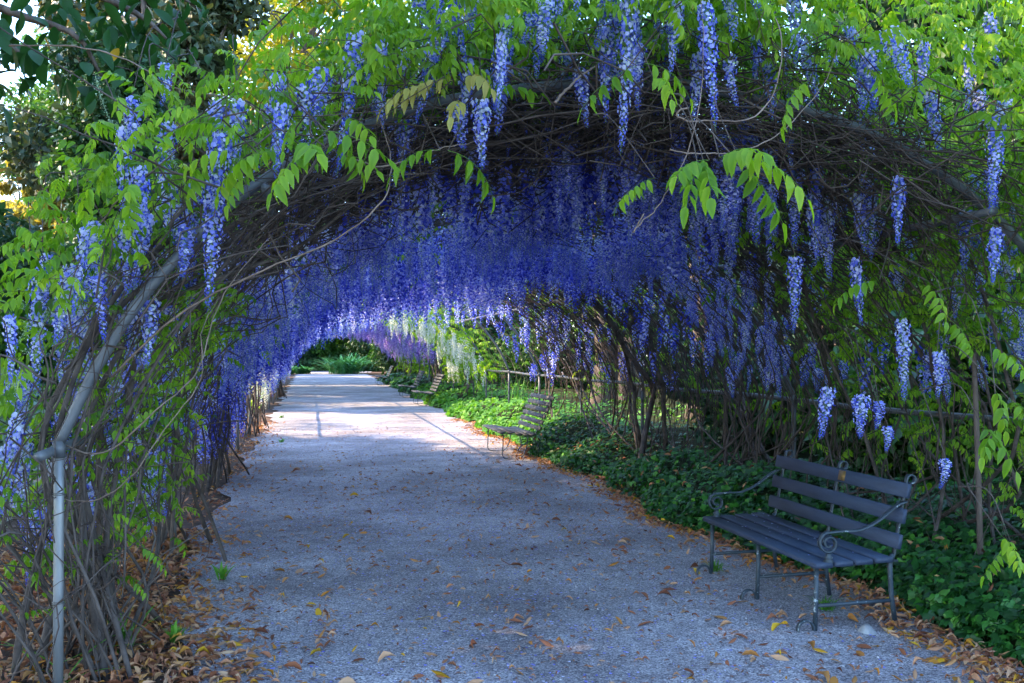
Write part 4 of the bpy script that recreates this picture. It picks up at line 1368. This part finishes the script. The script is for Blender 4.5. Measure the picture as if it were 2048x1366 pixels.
# coarser stones lying on the fine gravel
n = 5200
Yl = 3.7 + 11 * rng.uniform(0, 1, n) ** 1.3
oc = np.array([(1, 0, 0), (-1, 0, 0), (0, 0.8, 0), (0, -0.8, 0), (0.1, 0.1, 0.6), (0, 0, -0.4)]) * 0.5
of = np.array([(0, 2, 4), (2, 1, 4), (1, 3, 4), (3, 0, 4), (2, 0, 5), (1, 2, 5), (3, 1, 5), (0, 3, 5)])
mb = MB()
mb.inst((oc, [of], np.full(6, 0.5)), rotz(rng.uniform(0, 6.28, n)) * (0.007 + 0.016 * rng.uniform(0, 1, n) ** 3)[:, None, None],
        np.stack([rng.uniform(-1.1, 3.6, n), Yl, np.full(n, 0.002)], -1), rng.normal(0, 0.25, n))
mb.build('gravel_stones', M_STONES, kind='stuff')
# single fallen leaves on the open gravel
DRY_ME = []
KINDS = [('yellow', 0.90), ('orange', 0.79), ('tan', 0.62), ('reddish brown', 0.28), ('dark brown', 0.08)]
for kname, tone in KINDS:
    row = []
    for T in DRY[:6]:
        me = new_mesh('fallen_leaf', T[0], T[1], np.full(len(T[0]), tone))
        me.materials.append(M_DRY)
        row.append(me)
    DRY_ME.append(row)


def fallen(x, y, kind, size, label, group, tilt=0.38, yaw=None, curl=None):
    o = obj('fallen_leaf', DRY_ME[kind][int(rng.integers(6)) if curl is None else curl], None)
    o.location = (x, y, 0.006)
    o.rotation_euler = (rng.normal(0, tilt), rng.normal(0, tilt), rng.uniform(0, 6.28) if yaw is None else yaw)
    o.scale = (size,) * 3
    tag(o, label, 'leaf', group)


HERO_LEAVES = [(600, 1143, 2, 1, 'curled orange brown leaf alone on the gravel left of centre'), (848, 1237, 0, 0.1, 'bright yellow leaf on the gravel, middle foreground'),
               (955, 1252, 1, 0.1, 'flat orange leaf on the gravel just right of the bright yellow one'), (1030, 1245, 3, 0.4, 'dark red crumpled leaf on the middle foreground gravel'),
               (1552, 1258, 0, 0.1, 'yellow leaf on the gravel before the bench front foot'), (1480, 1274, 3, 0.2, 'reddish leaf on the gravel left of the yellow one by the bench'),
               (1640, 1305, 0, 0.2, 'small yellow leaf on the gravel below the bench'), (470, 1290, 0, 0.0, 'pale yellow leaf lying flat at the left litter edge'),
               (632, 1308, 0, 0.6, 'yellow leaf standing on its edge in the lower left gravel'), (515, 1307, 2, 0.2, 'buff leaf on the gravel right of the litter heap'),
               (775, 1322, 2, 0.5, 'tan cupped leaf at the bottom of the gravel'), (880, 1352, 0, 0.4, 'yellow brown folded leaf at the very bottom of the gravel'),
               (1705, 1240, 1, 0.2, 'small orange leaf under the near end of the bench'), (1290, 1250, 3, 0.2, 'rusty leaf on the gravel in line with the bench leg'),
               (1480, 1205, 1, 0.3, 'orange leaf between the middle legs of the bench'), (1810, 1270, 0, 0.2, 'yellow leaf on the litter below the bench corner'),
               (1880, 1325, 0, 0.2, 'big yellow leaf in the litter at the lower right'), (1640, 1360, 1, 0.3, 'orange leaf cut by the bottom edge near the right')]
for px, py, kd, curl, lab in HERO_LEAVES:
    d = 2000 * CAMZ / (py - 705)
    p = at(px, py, d)
    fallen(p[0], p[1], kd, rng.uniform(0.10, 0.135), lab, 'single fallen leaves on the gravel', 0.15 + curl * 0.3)
ZONES = [(3.9, 6.6, 'of the foreground'), (6.6, 10.0, 'level with the blue bench'), (10.0, 16.0, 'of the shaded tunnel')]
for i in range(235):
    zi = int(rng.choice(3, p=[0.42, 0.40, 0.18]))
    y0, y1, zn = ZONES[zi]
    side = rng.uniform(0, 1)
    x = rng.uniform(-0.5, 3.3) if side < 0.55 else (rng.normal(-0.2, 0.3) if side < 0.75 else min(3.6, rng.normal(2.9, 0.4)))
    kd = int(rng.choice(5, p=[0.05, 0.34, 0.24, 0.27, 0.10]))
    lab = 'small %s leaf lying loose on the gravel %s' % (KINDS[kd][0], zn)
    fallen(x, rng.uniform(y0, y1), kd, rng.uniform(0.065, 0.125), lab, '%s leaves %s' % (KINDS[kd][0], zn))

# dead leaves caught on the ivy
n = 170
Yl = 3.9 + 14 * rng.uniform(0, 1, n) ** 1.4
Xl = bank_edge(Yl) + np.abs(rng.normal(0, 0.7, n))
litter('leaf_litter', Xl, Yl, bank_h(Xl, Yl) * 0.85 + 0.06, (0.05, 0.11), brown(n, 0.05), 0.6)

# a pale stone and a few tufts
b = MB()
r_ = np.random.default_rng(5)
a = np.linspace(0, 2 * math.pi, 7, endpoint=False)
V = [(0.055 * math.cos(q) * r_.uniform(.8, 1.2), 0.075 * math.sin(q) * r_.uniform(.8, 1.2), 0) for q in a] + \
    [(0.032 * math.cos(q + .3), 0.042 * math.sin(q + .3), 0.035 * r_.uniform(.7, 1.2)) for q in a] + [(0, 0, 0.052)]
b.add(np.array(V) + np.array([3.42, 5.72, 0.0]), [np.array([(i, (i + 1) % 7, 7 + (i + 1) % 7, 7 + i) for i in range(7)]), np.array([(7 + i, 7 + (i + 1) % 7, 14) for i in range(7)])])
tag(b.build('stone', M_STONE), 'pale angular stone lying between the near bench legs', 'stone')


def tuft(x, y, n, h, label, mat=M_HERB, wide=0.012, name='grass_tuft', spread=0.5, cat='grass tuft'):
    m = 7
    t = np.linspace(0, 1, m)[None]
    az = rng.uniform(0, 6.28, (n, 1))
    ln = h * rng.uniform(0.5, 1.1, (n, 1))
    out_ = spread * rng.uniform(0.3, 1.0, (n, 1))
    rr = ln * out_ * (t + 0.9 * t ** 2.5)
    zz = ln * (t * 1.1 - 0.55 * out_ * t ** 3)
    x_ = x + rng.normal(0, 0.25 * h * spread, (n, 1)) + rr * np.cos(az)
    y_ = y + rng.normal(0, 0.25 * h * spread, (n, 1)) + rr * np.sin(az)
    C = np.stack([x_, y_, zz + 0.0 * x_], -1)
    W = np.stack([-np.sin(az) + 0 * t, np.cos(az) + 0 * t, 0 * t + 0 * az], -1) * (wide * np.sin(np.pi * (0.12 + 0.86 * t))[..., None])
    Vv = np.stack([C - W, C + W], 2).reshape(n, -1, 3)
    i = np.arange(m - 1) * 2
    q = np.stack([i, i + 1, i + 3, i + 2], -1)
    off = np.arange(n)[:, None, None] * (2 * m)
    mb = MB().add(Vv.reshape(-1, 3), [(q[None] + off).reshape(-1, 4)], np.repeat(np.clip(rng.normal(0.5, 0.2, n), 0, 0.95), 2 * m))
    return tag(mb.build(name, mat, None, True), label, cat)


tuft(-1.05, 6.15, 26, 0.26, 'green strap leaved tuft in the litter behind the front post', wide=0.009)
tuft(-1.30, 5.62, 8, 0.30, 'long arching green blades at the foot of the front post', wide=0.007, spread=1.5)
tuft(-0.80, 6.35, 18, 0.12, 'small green weed in the leaf litter right of the vine stems')
tuft(-0.66, 8.0, 14, 0.14, 'weed sprouting where the low left stems touch the gravel')
tuft(3.45, 6.25, 60, 0.11, 'low feathery green weed under the middle of the bench', wide=0.004, spread=0.9)
tuft(3.20, 7.55, 50, 0.10, 'low green weed by the far front foot of the bench', wide=0.004, spread=0.9)
tuft(-0.55, 20.0, 30, 0.10, 'small bright weed on the sunlit gravel', wide=0.006, spread=0.9)
tuft(-0.75, 27.5, 30, 0.10, 'small weed farther up the sunlit gravel edge', wide=0.008, spread=0.9)
tuft(2.9, 84, 420, 1.9, 'rounded clump of green strap leaves at the end of the path', M_STRAP, 0.05, 'strap_leaf_clump', 1.35, 'clump')
tuft(-0.6, 84, 90, 0.9, 'low green leafy clump left of the path end', M_STRAP, 0.09, 'strap_leaf_clump', 1.4, 'clump')
tuft(-1.9, 83, 90, 0.9, 'low green clump against the left hedge end', M_STRAP, 0.09, 'strap_leaf_clump', 1.4, 'clump')
tuft(5.6, 27.0, 40, 1.1, 'tall sunlit grassy blades among the bare arches', M_HERB, 0.012, 'grass_tuft', 0.35)


# ------------------------------------------------------------------ trees and shrubs
def crown(clumps, n, leaf, seed, flat=0.0, tone_c=0.12, droop=0.0):
    r = np.random.default_rng(seed)
    C = np.array([c[:3] for c in clumps], float)
    S = np.array([c[3] for c in clumps], float)
    w = S ** 2
    idx = r.choice(len(C), n, p=w / w.sum())
    d = r.normal(0, 1, (n, 3))
    d /= np.linalg.norm(d, axis=1, keepdims=True)
    P = C[idx] + d * (S[idx] * r.uniform(0.15, 1.0, n) ** 0.5)[:, None] * np.array([1, 1, 0.75])
    lc = r.normal(0, tone_c, len(C))
    t = np.clip(0.48 + lc[idx] + r.normal(0, 0.13, n), 0.02, 0.95)
    L = r.uniform(0.7, 1.3, n) * leaf
    T = np.array([(0, 0, 0), (0.5, 0.30, 0.08), (1.0, 0, -0.12), (0.5, -0.30, 0.08)])
    M = (rotx(r.normal(0, 0.9, n)) @ roty(r.normal(0.35 + droop, 0.6, n)) @ rotz(r.uniform(0, 6.283, n))) * L[:, None, None]
    return MB().inst((T, [np.array([(0, 1, 2), (0, 2, 3)])], np.zeros(4)), M, P, t)


def clumps_in(cx, cy, cz, rx, ry, rz, n, size, seed, hollow=0.45):
    r = np.random.default_rng(seed)
    out = []
    for i in range(n):
        d = r.normal(0, 1, 3)
        d /= np.linalg.norm(d)
        u = r.uniform(hollow, 1.0)
        out.append((cx + d[0] * rx * u, cy + d[1] * ry * u, cz + d[2] * rz * u, size * r.uniform(0.6, 1.25)))
    return out


def tree(name, label, x, y, h, rx, rz, mat, cat='tree', n=9000, leaf=0.22, nc=26, size=None, trunk=0.2, seed=1, base=None, group=None, lean=0.0, droop=0.0):
    t = thing(name, label, cat, (x, y, 0), group)
    zc = (h - rz) if base is None else base
    size = size or rx * 0.42
    cl = clumps_in(x + lean, y, zc, rx, rx, rz, nc, size, seed)
    crown(cl, n, leaf, seed + 50, droop=droop).build('crown', mat, t)
    if trunk:
        top = zc + rz * 0.5
        r = np.random.default_rng(seed)
        zs = np.linspace(-0.1, top, 9)
        P = np.stack([x + lean * (np.maximum(zs, 0) / top) ** 1.5 + 0.06 * np.sin(zs + seed), y + 0.06 * np.cos(zs * 1.3 + seed), zs], -1)
        rad = trunk * np.linspace(1.15, 0.35, 9)
        rad[0] *= 1.25
        b = MB().tube(P, rad, 9)
        for c in cl[::2]:
            i0 = int(r.integers(3, 8))
            p0 = P[i0]
            mid = (p0 + np.array(c[:3])) / 2 + np.array([0, 0, 0.15 * rz])
            b.tube(catmull([p0, mid, c[:3]], 7), np.linspace(rad[i0] * 0.55, 0.025, 7), 5)
        b.build('trunk', M_TRUNK, t, True)
    return t


# right side: the tall backdrop over the vault
GR = 'tall trees standing behind the right side of the tunnel'
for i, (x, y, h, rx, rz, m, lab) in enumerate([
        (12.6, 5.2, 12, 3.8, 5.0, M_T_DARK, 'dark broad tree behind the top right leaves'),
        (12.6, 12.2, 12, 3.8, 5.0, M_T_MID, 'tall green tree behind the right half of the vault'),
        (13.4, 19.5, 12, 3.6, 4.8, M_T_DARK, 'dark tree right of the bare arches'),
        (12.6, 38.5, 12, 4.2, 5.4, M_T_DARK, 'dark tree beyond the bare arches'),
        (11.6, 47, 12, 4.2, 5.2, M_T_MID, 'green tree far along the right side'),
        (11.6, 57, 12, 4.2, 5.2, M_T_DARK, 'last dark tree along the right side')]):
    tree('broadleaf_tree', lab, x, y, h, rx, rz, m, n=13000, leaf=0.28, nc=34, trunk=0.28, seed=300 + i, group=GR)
# left side: unseen trees added to shade the tunnel, others beyond the sunny gap
GL = 'tall trees standing behind the left side of the tunnel'
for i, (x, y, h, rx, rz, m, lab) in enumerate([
        (-8.6, -4.5, 15, 3.8, 6.0, M_T_DARK, 'unseen dark shade tree beyond the left edge behind the camera'),
        (-8.4, 2.2, 15, 3.8, 6.0, M_T_DARK, 'unseen dark shade tree beyond the left edge of the picture'),
        (-8.6, 8.8, 15, 3.8, 6.0, M_T_DARK, 'unseen dark shade tree beyond the left edge by the silvery shrubs'),
        (-9.4, 15.0, 15, 3.6, 6.0, M_T_DARK, 'unseen dark shade tree past the far left edge'),
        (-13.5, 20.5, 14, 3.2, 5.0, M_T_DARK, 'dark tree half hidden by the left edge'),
        (-14.2, -4.0, 19, 4.2, 7.0, M_T_DARK, 'tall unseen shade tree of the outer row behind the camera'),
        (-14.2, 4.0, 19, 4.2, 7.0, M_T_DARK, 'tall unseen shade tree of the outer row beyond the left edge'),
        (-14.6, 12.0, 19, 4.2, 7.0, M_T_DARK, 'tall unseen shade tree of the outer row behind the silvery shrubs'),
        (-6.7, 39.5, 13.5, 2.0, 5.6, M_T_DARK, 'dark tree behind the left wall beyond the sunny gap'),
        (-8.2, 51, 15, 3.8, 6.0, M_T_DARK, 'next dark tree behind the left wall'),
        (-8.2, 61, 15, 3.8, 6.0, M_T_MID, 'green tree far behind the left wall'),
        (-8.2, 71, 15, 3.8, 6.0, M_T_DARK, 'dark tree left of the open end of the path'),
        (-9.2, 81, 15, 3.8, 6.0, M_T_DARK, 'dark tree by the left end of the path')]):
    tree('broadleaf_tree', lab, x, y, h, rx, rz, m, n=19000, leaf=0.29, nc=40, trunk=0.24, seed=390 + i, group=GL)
# shrubs filling the right background below the rail and above it
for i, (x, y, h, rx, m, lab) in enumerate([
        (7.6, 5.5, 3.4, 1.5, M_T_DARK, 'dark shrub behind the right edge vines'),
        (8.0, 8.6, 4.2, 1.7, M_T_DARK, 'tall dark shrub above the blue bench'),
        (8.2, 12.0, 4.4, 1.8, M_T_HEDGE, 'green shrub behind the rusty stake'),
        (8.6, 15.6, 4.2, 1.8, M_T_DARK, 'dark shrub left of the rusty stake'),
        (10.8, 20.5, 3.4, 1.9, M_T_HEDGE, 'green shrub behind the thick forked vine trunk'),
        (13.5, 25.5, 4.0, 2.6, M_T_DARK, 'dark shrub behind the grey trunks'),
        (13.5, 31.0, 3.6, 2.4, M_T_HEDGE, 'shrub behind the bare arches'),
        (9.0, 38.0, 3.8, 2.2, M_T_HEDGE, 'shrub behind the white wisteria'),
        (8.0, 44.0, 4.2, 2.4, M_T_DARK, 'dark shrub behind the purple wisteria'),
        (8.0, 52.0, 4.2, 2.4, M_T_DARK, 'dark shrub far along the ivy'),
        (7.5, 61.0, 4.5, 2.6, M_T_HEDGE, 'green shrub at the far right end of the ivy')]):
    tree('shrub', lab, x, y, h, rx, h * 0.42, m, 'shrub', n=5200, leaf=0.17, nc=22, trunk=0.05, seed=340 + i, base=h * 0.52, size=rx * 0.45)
# far screen on the right
for i, (x, y, h, m, lab) in enumerate([(24, 20, 12, M_T_DARK, 'far dark tree seen through the vines on the right'), (27, 29, 13, M_T_DARK, 'far tree behind the sunny gap'), (27, 39, 13, M_T_MID, 'far green tree right of the tunnel end'),
                                       (24, 52, 14, M_T_DARK, 'distant dark tree on the right'), (16.5, 33, 9.5, M_T_DARK, 'dark tree between the bare arches and the far screen'), (16, 42, 10, M_T_MID, 'green tree between the purple wisteria and the far screen'), (19, 25, 9.5, M_T_DARK, 'dark tree right behind the brown trunks')]):
    tree('broadleaf_tree', lab, x, y, h, 5.2, 5.8, m, n=9000, leaf=0.45, nc=28, trunk=0.3, seed=370 + i, group='far trees on the right')
# old trunks beside the sunny gap
for x, y, r0, h, lab in [(7.4, 24.8, 0.30, 6.0, 'grey tree trunk just behind the rail of the bare arches'), (9.3, 28.8, 0.55, 2.2, 'broad dark stump left of the grey trunk'),
                         (8.0, 19.6, 0.30, 5.5, 'brown trunk behind the hanging violet cluster'), (8.6, 17.9, 0.28, 5.5, 'brown trunk right of the violet cluster')]:
    zs = np.linspace(-0.1, h, 8)
    b = MB().tube(np.stack([x + 0.08 * np.sin(zs), y + 0.08 * np.cos(zs * 1.4), zs], -1), r0 * np.array([1.5, 1.15, 1.02, 1, .97, .95, .92, .9]), 12)
    tag(b.build('tree_trunk', M_TRUNK, None, True), lab, 'trunk')


# broad leaved plants in the dark behind the bench
def paddle(seed, L=1.1, W=0.30):
    r = np.random.default_rng(seed)
    n = 9
    t = np.linspace(0, 1, n)
    w = W * np.sin(np.pi * (0.04 + 0.93 * t)) ** 0.8 * np.where(t < 0.25, t / 0.25 * 0.9 + 0.05, 1)
    x = L * (t - 0.12 * t ** 3)
    z = L * (0.75 * t - 0.85 * t ** 2.2)
    V = np.stack([np.stack([x, -w * 0.5, z + 0.2 * w + r.uniform(-.01, .01, n)], -1), np.stack([x, 0 * w, z], -1), np.stack([x, w * 0.5, z + 0.2 * w + r.uniform(-.01, .01, n)], -1)], 1).reshape(-1, 3)
    i = np.arange(n - 1) * 3
    q = np.concatenate([np.stack([i, i + 1, i + 4, i + 3], -1), np.stack([i + 1, i + 2, i + 5, i + 4], -1)])
    return V, [q], np.full(len(V), 0.5)


PADDLE_ME = [tmesh('leaf', paddle(i), M_BIGLEAF) for i in range(3)]
for x, y, h, nl, lab in [(6.9, 7.3, 1.5, 16, 'broad leaved dark plant behind the twisted vine on the right'), (6.9, 9.7, 1.7, 18, 'broad leaved plant behind the bend of the second arch'),
                         (7.0, 12.6, 1.5, 16, 'broad leaved dark plant behind the rusty stake'), (6.6, 5.9, 1.3, 14, 'broad leaved plant low at the right edge')]:
    t = thing('broad_leaved_plant', lab, 'plant', (x, y, 0), 'broad leaved plants behind the bench')
    b = MB()
    for i in range(nl):
        az = rng.uniform(0, 6.28)
        z0 = h * rng.uniform(0.35, 1.15)
        px_, py_ = x + 0.22 * math.cos(az), y + 0.22 * math.sin(az)
        b.tube([(x + 0.1 * math.cos(az), y + 0.1 * math.sin(az), 0), (px_, py_, z0)], [0.02, 0.012], 5)
        o = obj('leaf', PADDLE_ME[i % 3], None, t)
        o.location = (px_, py_, z0)
        o.rotation_euler = (rng.normal(0, 0.2), rng.normal(0, 0.25), az)
        s_c = rng.uniform(0.7, 1.15)
        o.scale = (s_c,) * 3
    b.build('stalk', M_T_HEDGE, t, True)

# left side
tree('broadleaf_tree', 'dark leafy tree with a pale limb on the left beyond the vines', -6.0, 32.5, 12.4, 1.6, 4.2, M_T_DARK, n=22000, leaf=0.22, nc=44, trunk=0.2, seed=401, base=8.0, size=0.8)
for i, (x, y, h, rx, m, lab) in enumerate([(-6.3, 23.5, 4.0, 1.9, M_T_DARK, 'dark green bush below the dark leafy tree'), (-5.3, 18.0, 4.4, 1.5, M_T_DARK, 'green bush at the left edge under the sky gap'),
                                           (-4.1, 14.0, 2.5, 1.0, M_T_HEDGE, 'mid green bush behind the left slope of vines'), (-8.3, 31, 5.6, 2.2, M_T_MID, 'sunny green bush beyond the dark bush on the left'),
                                           (-5.0, 34, 4.5, 2.3, M_T_DARK, 'dark bush behind the left wall of flowers'), (-5.0, 40, 4.5, 2.3, M_T_DARK, 'dark bush far behind the left wall'),
                                           (-4.6, 52, 4.6, 2.2, M_T_HEDGE, 'green bush at the far left of the tunnel')]):
    tree('shrub', lab, x, y, h, rx, h * 0.42, m, 'shrub', n=7500, leaf=0.17, nc=24, trunk=0.05, seed=420 + i, base=h * 0.5, size=rx * 0.45)
for i, (x, y, h, rx, ry, sl, lab) in enumerate([(-2.75, 8.3, 1.8, 0.65, 0.85, 0.06, 'silvery shrub at the left edge behind the front post'), (-3.5, 10.6, 2.0, 0.75, 0.95, 0.07, 'pale silver green shrub behind the nearer silvery one')]):
    tree('shrub', lab, x, y, h, rx, ry, M_T_SILVER, 'shrub', n=8500, leaf=sl, nc=26, trunk=0.03, seed=440 + i, base=h * 0.55, size=rx * 0.4)
for i, (x, y, h, rx, lab) in enumerate([(-16.2, 63, 15.5, 1.7, 'tall pale gum tree against the sky gap'), (-13.9, 60, 12.6, 2.0, 'pale sunlit gum tree right of the sky gap'), (-17.6, 61, 12.2, 2.2, 'pale sunlit gum tree on the left edge of the sky gap'),
                                        (-14.8, 57, 9.6, 2.4, 'low sunlit gum tree beside the dark leafy tree')]):
    tree('gum_tree', lab, x, y, h, rx, h * 0.36, M_T_SUN_GUM, n=8000, leaf=0.38, nc=22, trunk=0.22, seed=450 + i, size=rx * 0.34, droop=0.4, group='sunlit gum trees beyond the sky gap')
tree('conifer_tree', 'tall conifer with a rusty trunk behind the vault top', -6.2, 44, 24, 3.6, 8.5, M_T_BROWN, n=14000, leaf=0.42, nc=40, trunk=0.55, seed=470, base=15, size=1.3)
tree('conifer_tree', 'second conifer left of the rusty one', -9.5, 47, 22, 3.4, 7.5, M_T_BROWN, n=10000, leaf=0.42, nc=30, trunk=0.4, seed=471, base=14, size=1.3)
for i, (x, y, h, rx, ln, lab) in enumerate([(-4.9, 50, 22.5, 4.4, 5.6, 'sunlit yellow green tree leaning over the top left of the vault'), (9.6, 54, 23, 4.4, 0.0, 'sunlit yellow green tree right of the leaning one')]):
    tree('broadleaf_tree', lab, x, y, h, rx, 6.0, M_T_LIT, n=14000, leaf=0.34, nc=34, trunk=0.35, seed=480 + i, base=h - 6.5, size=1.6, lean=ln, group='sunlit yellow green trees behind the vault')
# the closed end of the avenue
for i, (x, y, h, rx, m, lab) in enumerate([(-5.2, 96, 9, 3.6, M_T_DARK, 'dark hedge tree left of the path end'), (0.4, 101, 10, 3.8, M_T_DARK, 'dark tree closing the path end'), (5.6, 98, 10, 3.8, M_T_HEDGE, 'green tree right of the path end'),
                                           (10.8, 94, 10, 4.0, M_T_DARK, 'dark tree far right of the path end'), (3.4, 108, 16, 5.5, M_T_DARK, 'taller dark tree behind the path end'), (-4.4, 110, 16, 5.5, M_T_DARK, 'taller dark tree behind the left of the path end'),
                                           (12.5, 108, 16, 5.5, M_T_DARK, 'taller dark tree behind the right of the path end'), (10.5, 76, 10, 3.8, M_T_DARK, 'dark tree past the last bench'), (9.5, 67, 9, 3.4, M_T_HEDGE, 'green tree past the end of the ivy')]):
    tree('broadleaf_tree', lab, x, y, h, rx, h * 0.5, m, n=13000, leaf=0.42, nc=40, trunk=0.22, seed=500 + i, base=h * 0.48, size=rx * 0.45, group='trees closing the end of the avenue')
for i, (x, y, h, rx, m, lab) in enumerate([(-1.8, 97.5, 3.2, 2.0, M_T_DARK, 'low dark shrub closing the path on the left'), (1.6, 98.5, 3.4, 2.2, M_T_HEDGE, 'low green shrub closing the path in the middle'), (5.2, 95, 3.4, 2.2, M_T_DARK, 'low dark shrub right of the strap leaved clump'),
                                           (7.4, 84, 3.6, 2.2, M_T_HEDGE, 'green shrub between the last bench and the path end'), (6.9, 72, 3.4, 2.0, M_T_DARK, 'dark shrub just past the last bench')]):
    tree('shrub', lab, x, y, h, rx, h * 0.48, m, 'shrub', n=7000, leaf=0.30, nc=26, trunk=0.05, seed=520 + i, base=h * 0.48, size=rx * 0.5)
b = MB().tube([(-2.4, 80, 0), (-2.45, 80, 1.6), (-2.7, 80, 3.5)], [0.3, 0.24, 0.2], 8)
tag(b.build('tree_trunk', M_TRUNK, None, True), 'leaning trunk at the left of the path end', 'trunk')

for i, (x, y, h, rx, m, lab) in enumerate([(-5.6, 66, 20, 4.2, M_T_DARK, 'tall dark tree filling the sky behind the conifers'), (-14.5, 66, 21, 4.4, M_T_MID, 'tall green tree left of the conifers')]):
    tree('broadleaf_tree', lab, x, y, h, rx, h * 0.34, m, n=14000, leaf=0.36, nc=34, trunk=0.25, seed=530 + i, group='tall trees behind the left side')
for i, (x, y, h, rx, m, lab) in enumerate([(6.9, 10.8, 2.3, 1.2, M_T_HEDGE, 'low green shrub close behind the rail left of the blue bench'), (6.7, 14.2, 2.2, 1.2, M_T_DARK, 'low dark shrub close behind the rail by the forked trunk'),
                                           (9.6, 17.2, 4.6, 1.9, M_T_MID, 'mid green shrub behind the brown trunks'), (9.6, 10.2, 6.5, 1.9, M_T_DARK, 'tall narrow dark shrub above the rusty stake'),
                                           (9.4, 6.6, 6.5, 2.0, M_T_HEDGE, 'tall shrub at the right edge behind the leaves'), (10.2, 14.0, 6.5, 1.9, M_T_DARK, 'tall dark shrub left of the tall narrow one')]):
    tree('shrub', lab, x, y, h, rx, h * 0.42, m, 'shrub', n=6500, leaf=0.15, nc=26, trunk=0.05, seed=560 + i, base=h * 0.52, size=rx * 0.45)

# the large leaved tree whose branch hangs in at the upper left
t = thing('large_leaved_tree', 'tree with large dark glossy leaves hanging in at the upper left', 'tree', (-4.6, 6.2, 0))
b = MB().tube(catmull([(-4.6, 6.2, -0.1), (-4.55, 6.2, 1.5), (-4.4, 6.3, 3.2), (-4.3, 6.3, 5.2)], 12), np.linspace(0.2, 0.10, 12), 10)
LIMBS = [[(-4.45, 6.3, 3.0)] + [tuple(at(*q)) for q in ((-420, 60, 5.8), (-150, -20, 5.7), (40, 30, 5.6), (150, 70, 5.6), (200, 150, 5.6))],
         [(-4.4, 6.3, 3.3)] + [tuple(at(*q)) for q in ((-350, -80, 5.9), (0, -60, 5.8), (170, -20, 5.8), (280, 30, 5.8), (330, 75, 5.8))],
         [(-4.4, 6.3, 2.9)] + [tuple(at(*q)) for q in ((-400, 160, 5.6), (-150, 60, 5.5), (-20, 80, 5.5), (50, 110, 5.5), (80, 150, 5.5))],
         [(-4.35, 6.3, 3.7)] + [tuple(at(*q)) for q in ((-300, -200, 6.2), (50, -100, 6.1), (230, -40, 6.1), (340, -20, 6.1), (400, 20, 6.1))]]
for L_ in LIMBS:
    b.tube(catmull(L_, 14), np.linspace(0.045, 0.008, 14), 6)
b.build('trunk', M_TRUNK, t, True)


def big_leaf(seed):
    r = np.random.default_rng(seed)
    n = 7
    tt = np.linspace(0, 1, n)
    w = 0.26 * np.sin(np.pi * (0.03 + 0.95 * tt)) ** 0.75
    x = tt
    z = -0.25 * tt ** 2 * r.uniform(0.5, 1.4)
    V = np.stack([np.stack([x, -w, z + 0.35 * w], -1), np.stack([x, 0 * w, z], -1), np.stack([x, w, z + 0.35 * w], -1)], 1).reshape(-1, 3)
    i = np.arange(n - 1) * 3
    q = np.concatenate([np.stack([i, i + 1, i + 4, i + 3], -1), np.stack([i + 1, i + 2, i + 5, i + 4], -1)])
    V = np.vstack([V, [(-0.25, 0.008, 0.05), (-0.25, -0.008, 0.05), (0.02, 0, 0)]])
    return V, [q, np.array([(len(V) - 3, len(V) - 2, len(V) - 1)])], np.full(len(V), 0.45)


BIG_ME = [tmesh('leaf', big_leaf(i), M_BIGLEAF) for i in range(4)]
YEL = big_leaf(9)
YEL_ME = tmesh('yellow_leaf', (YEL[0], YEL[1], np.full(len(YEL[0]), 0.96)), M_BIGLEAF)
pts = []
for L_ in LIMBS:
    C = catmull(L_, 60)[22:]
    for j in range(72):
        p = C[int(rng.integers(len(C)))] + np.array([rng.normal(0, 0.13), rng.normal(0, 0.16), rng.normal(-0.05, 0.11)])
        pts.append(p)
for p in pts:
    o = obj('leaf', BIG_ME[int(rng.integers(4))], None, t)
    o.location = p
    o.rotation_euler = (rng.normal(0, 0.5), rng.normal(0.75, 0.4), rng.uniform(0, 6.28))
    s_c = rng.uniform(0.10, 0.15)
    o.scale = (s_c,) * 3
for px, py in [(80, 70), (235, 95), (165, 140), (165, 205), (160, 180), (200, 20)]:
    o = obj('yellow_leaf', YEL_ME, None, t)
    o.location = at(px, py, 5.7)
    o.rotation_euler = (rng.normal(0, 0.5), 0.8, rng.uniform(0, 6.28))
    o.scale = (0.09,) * 3
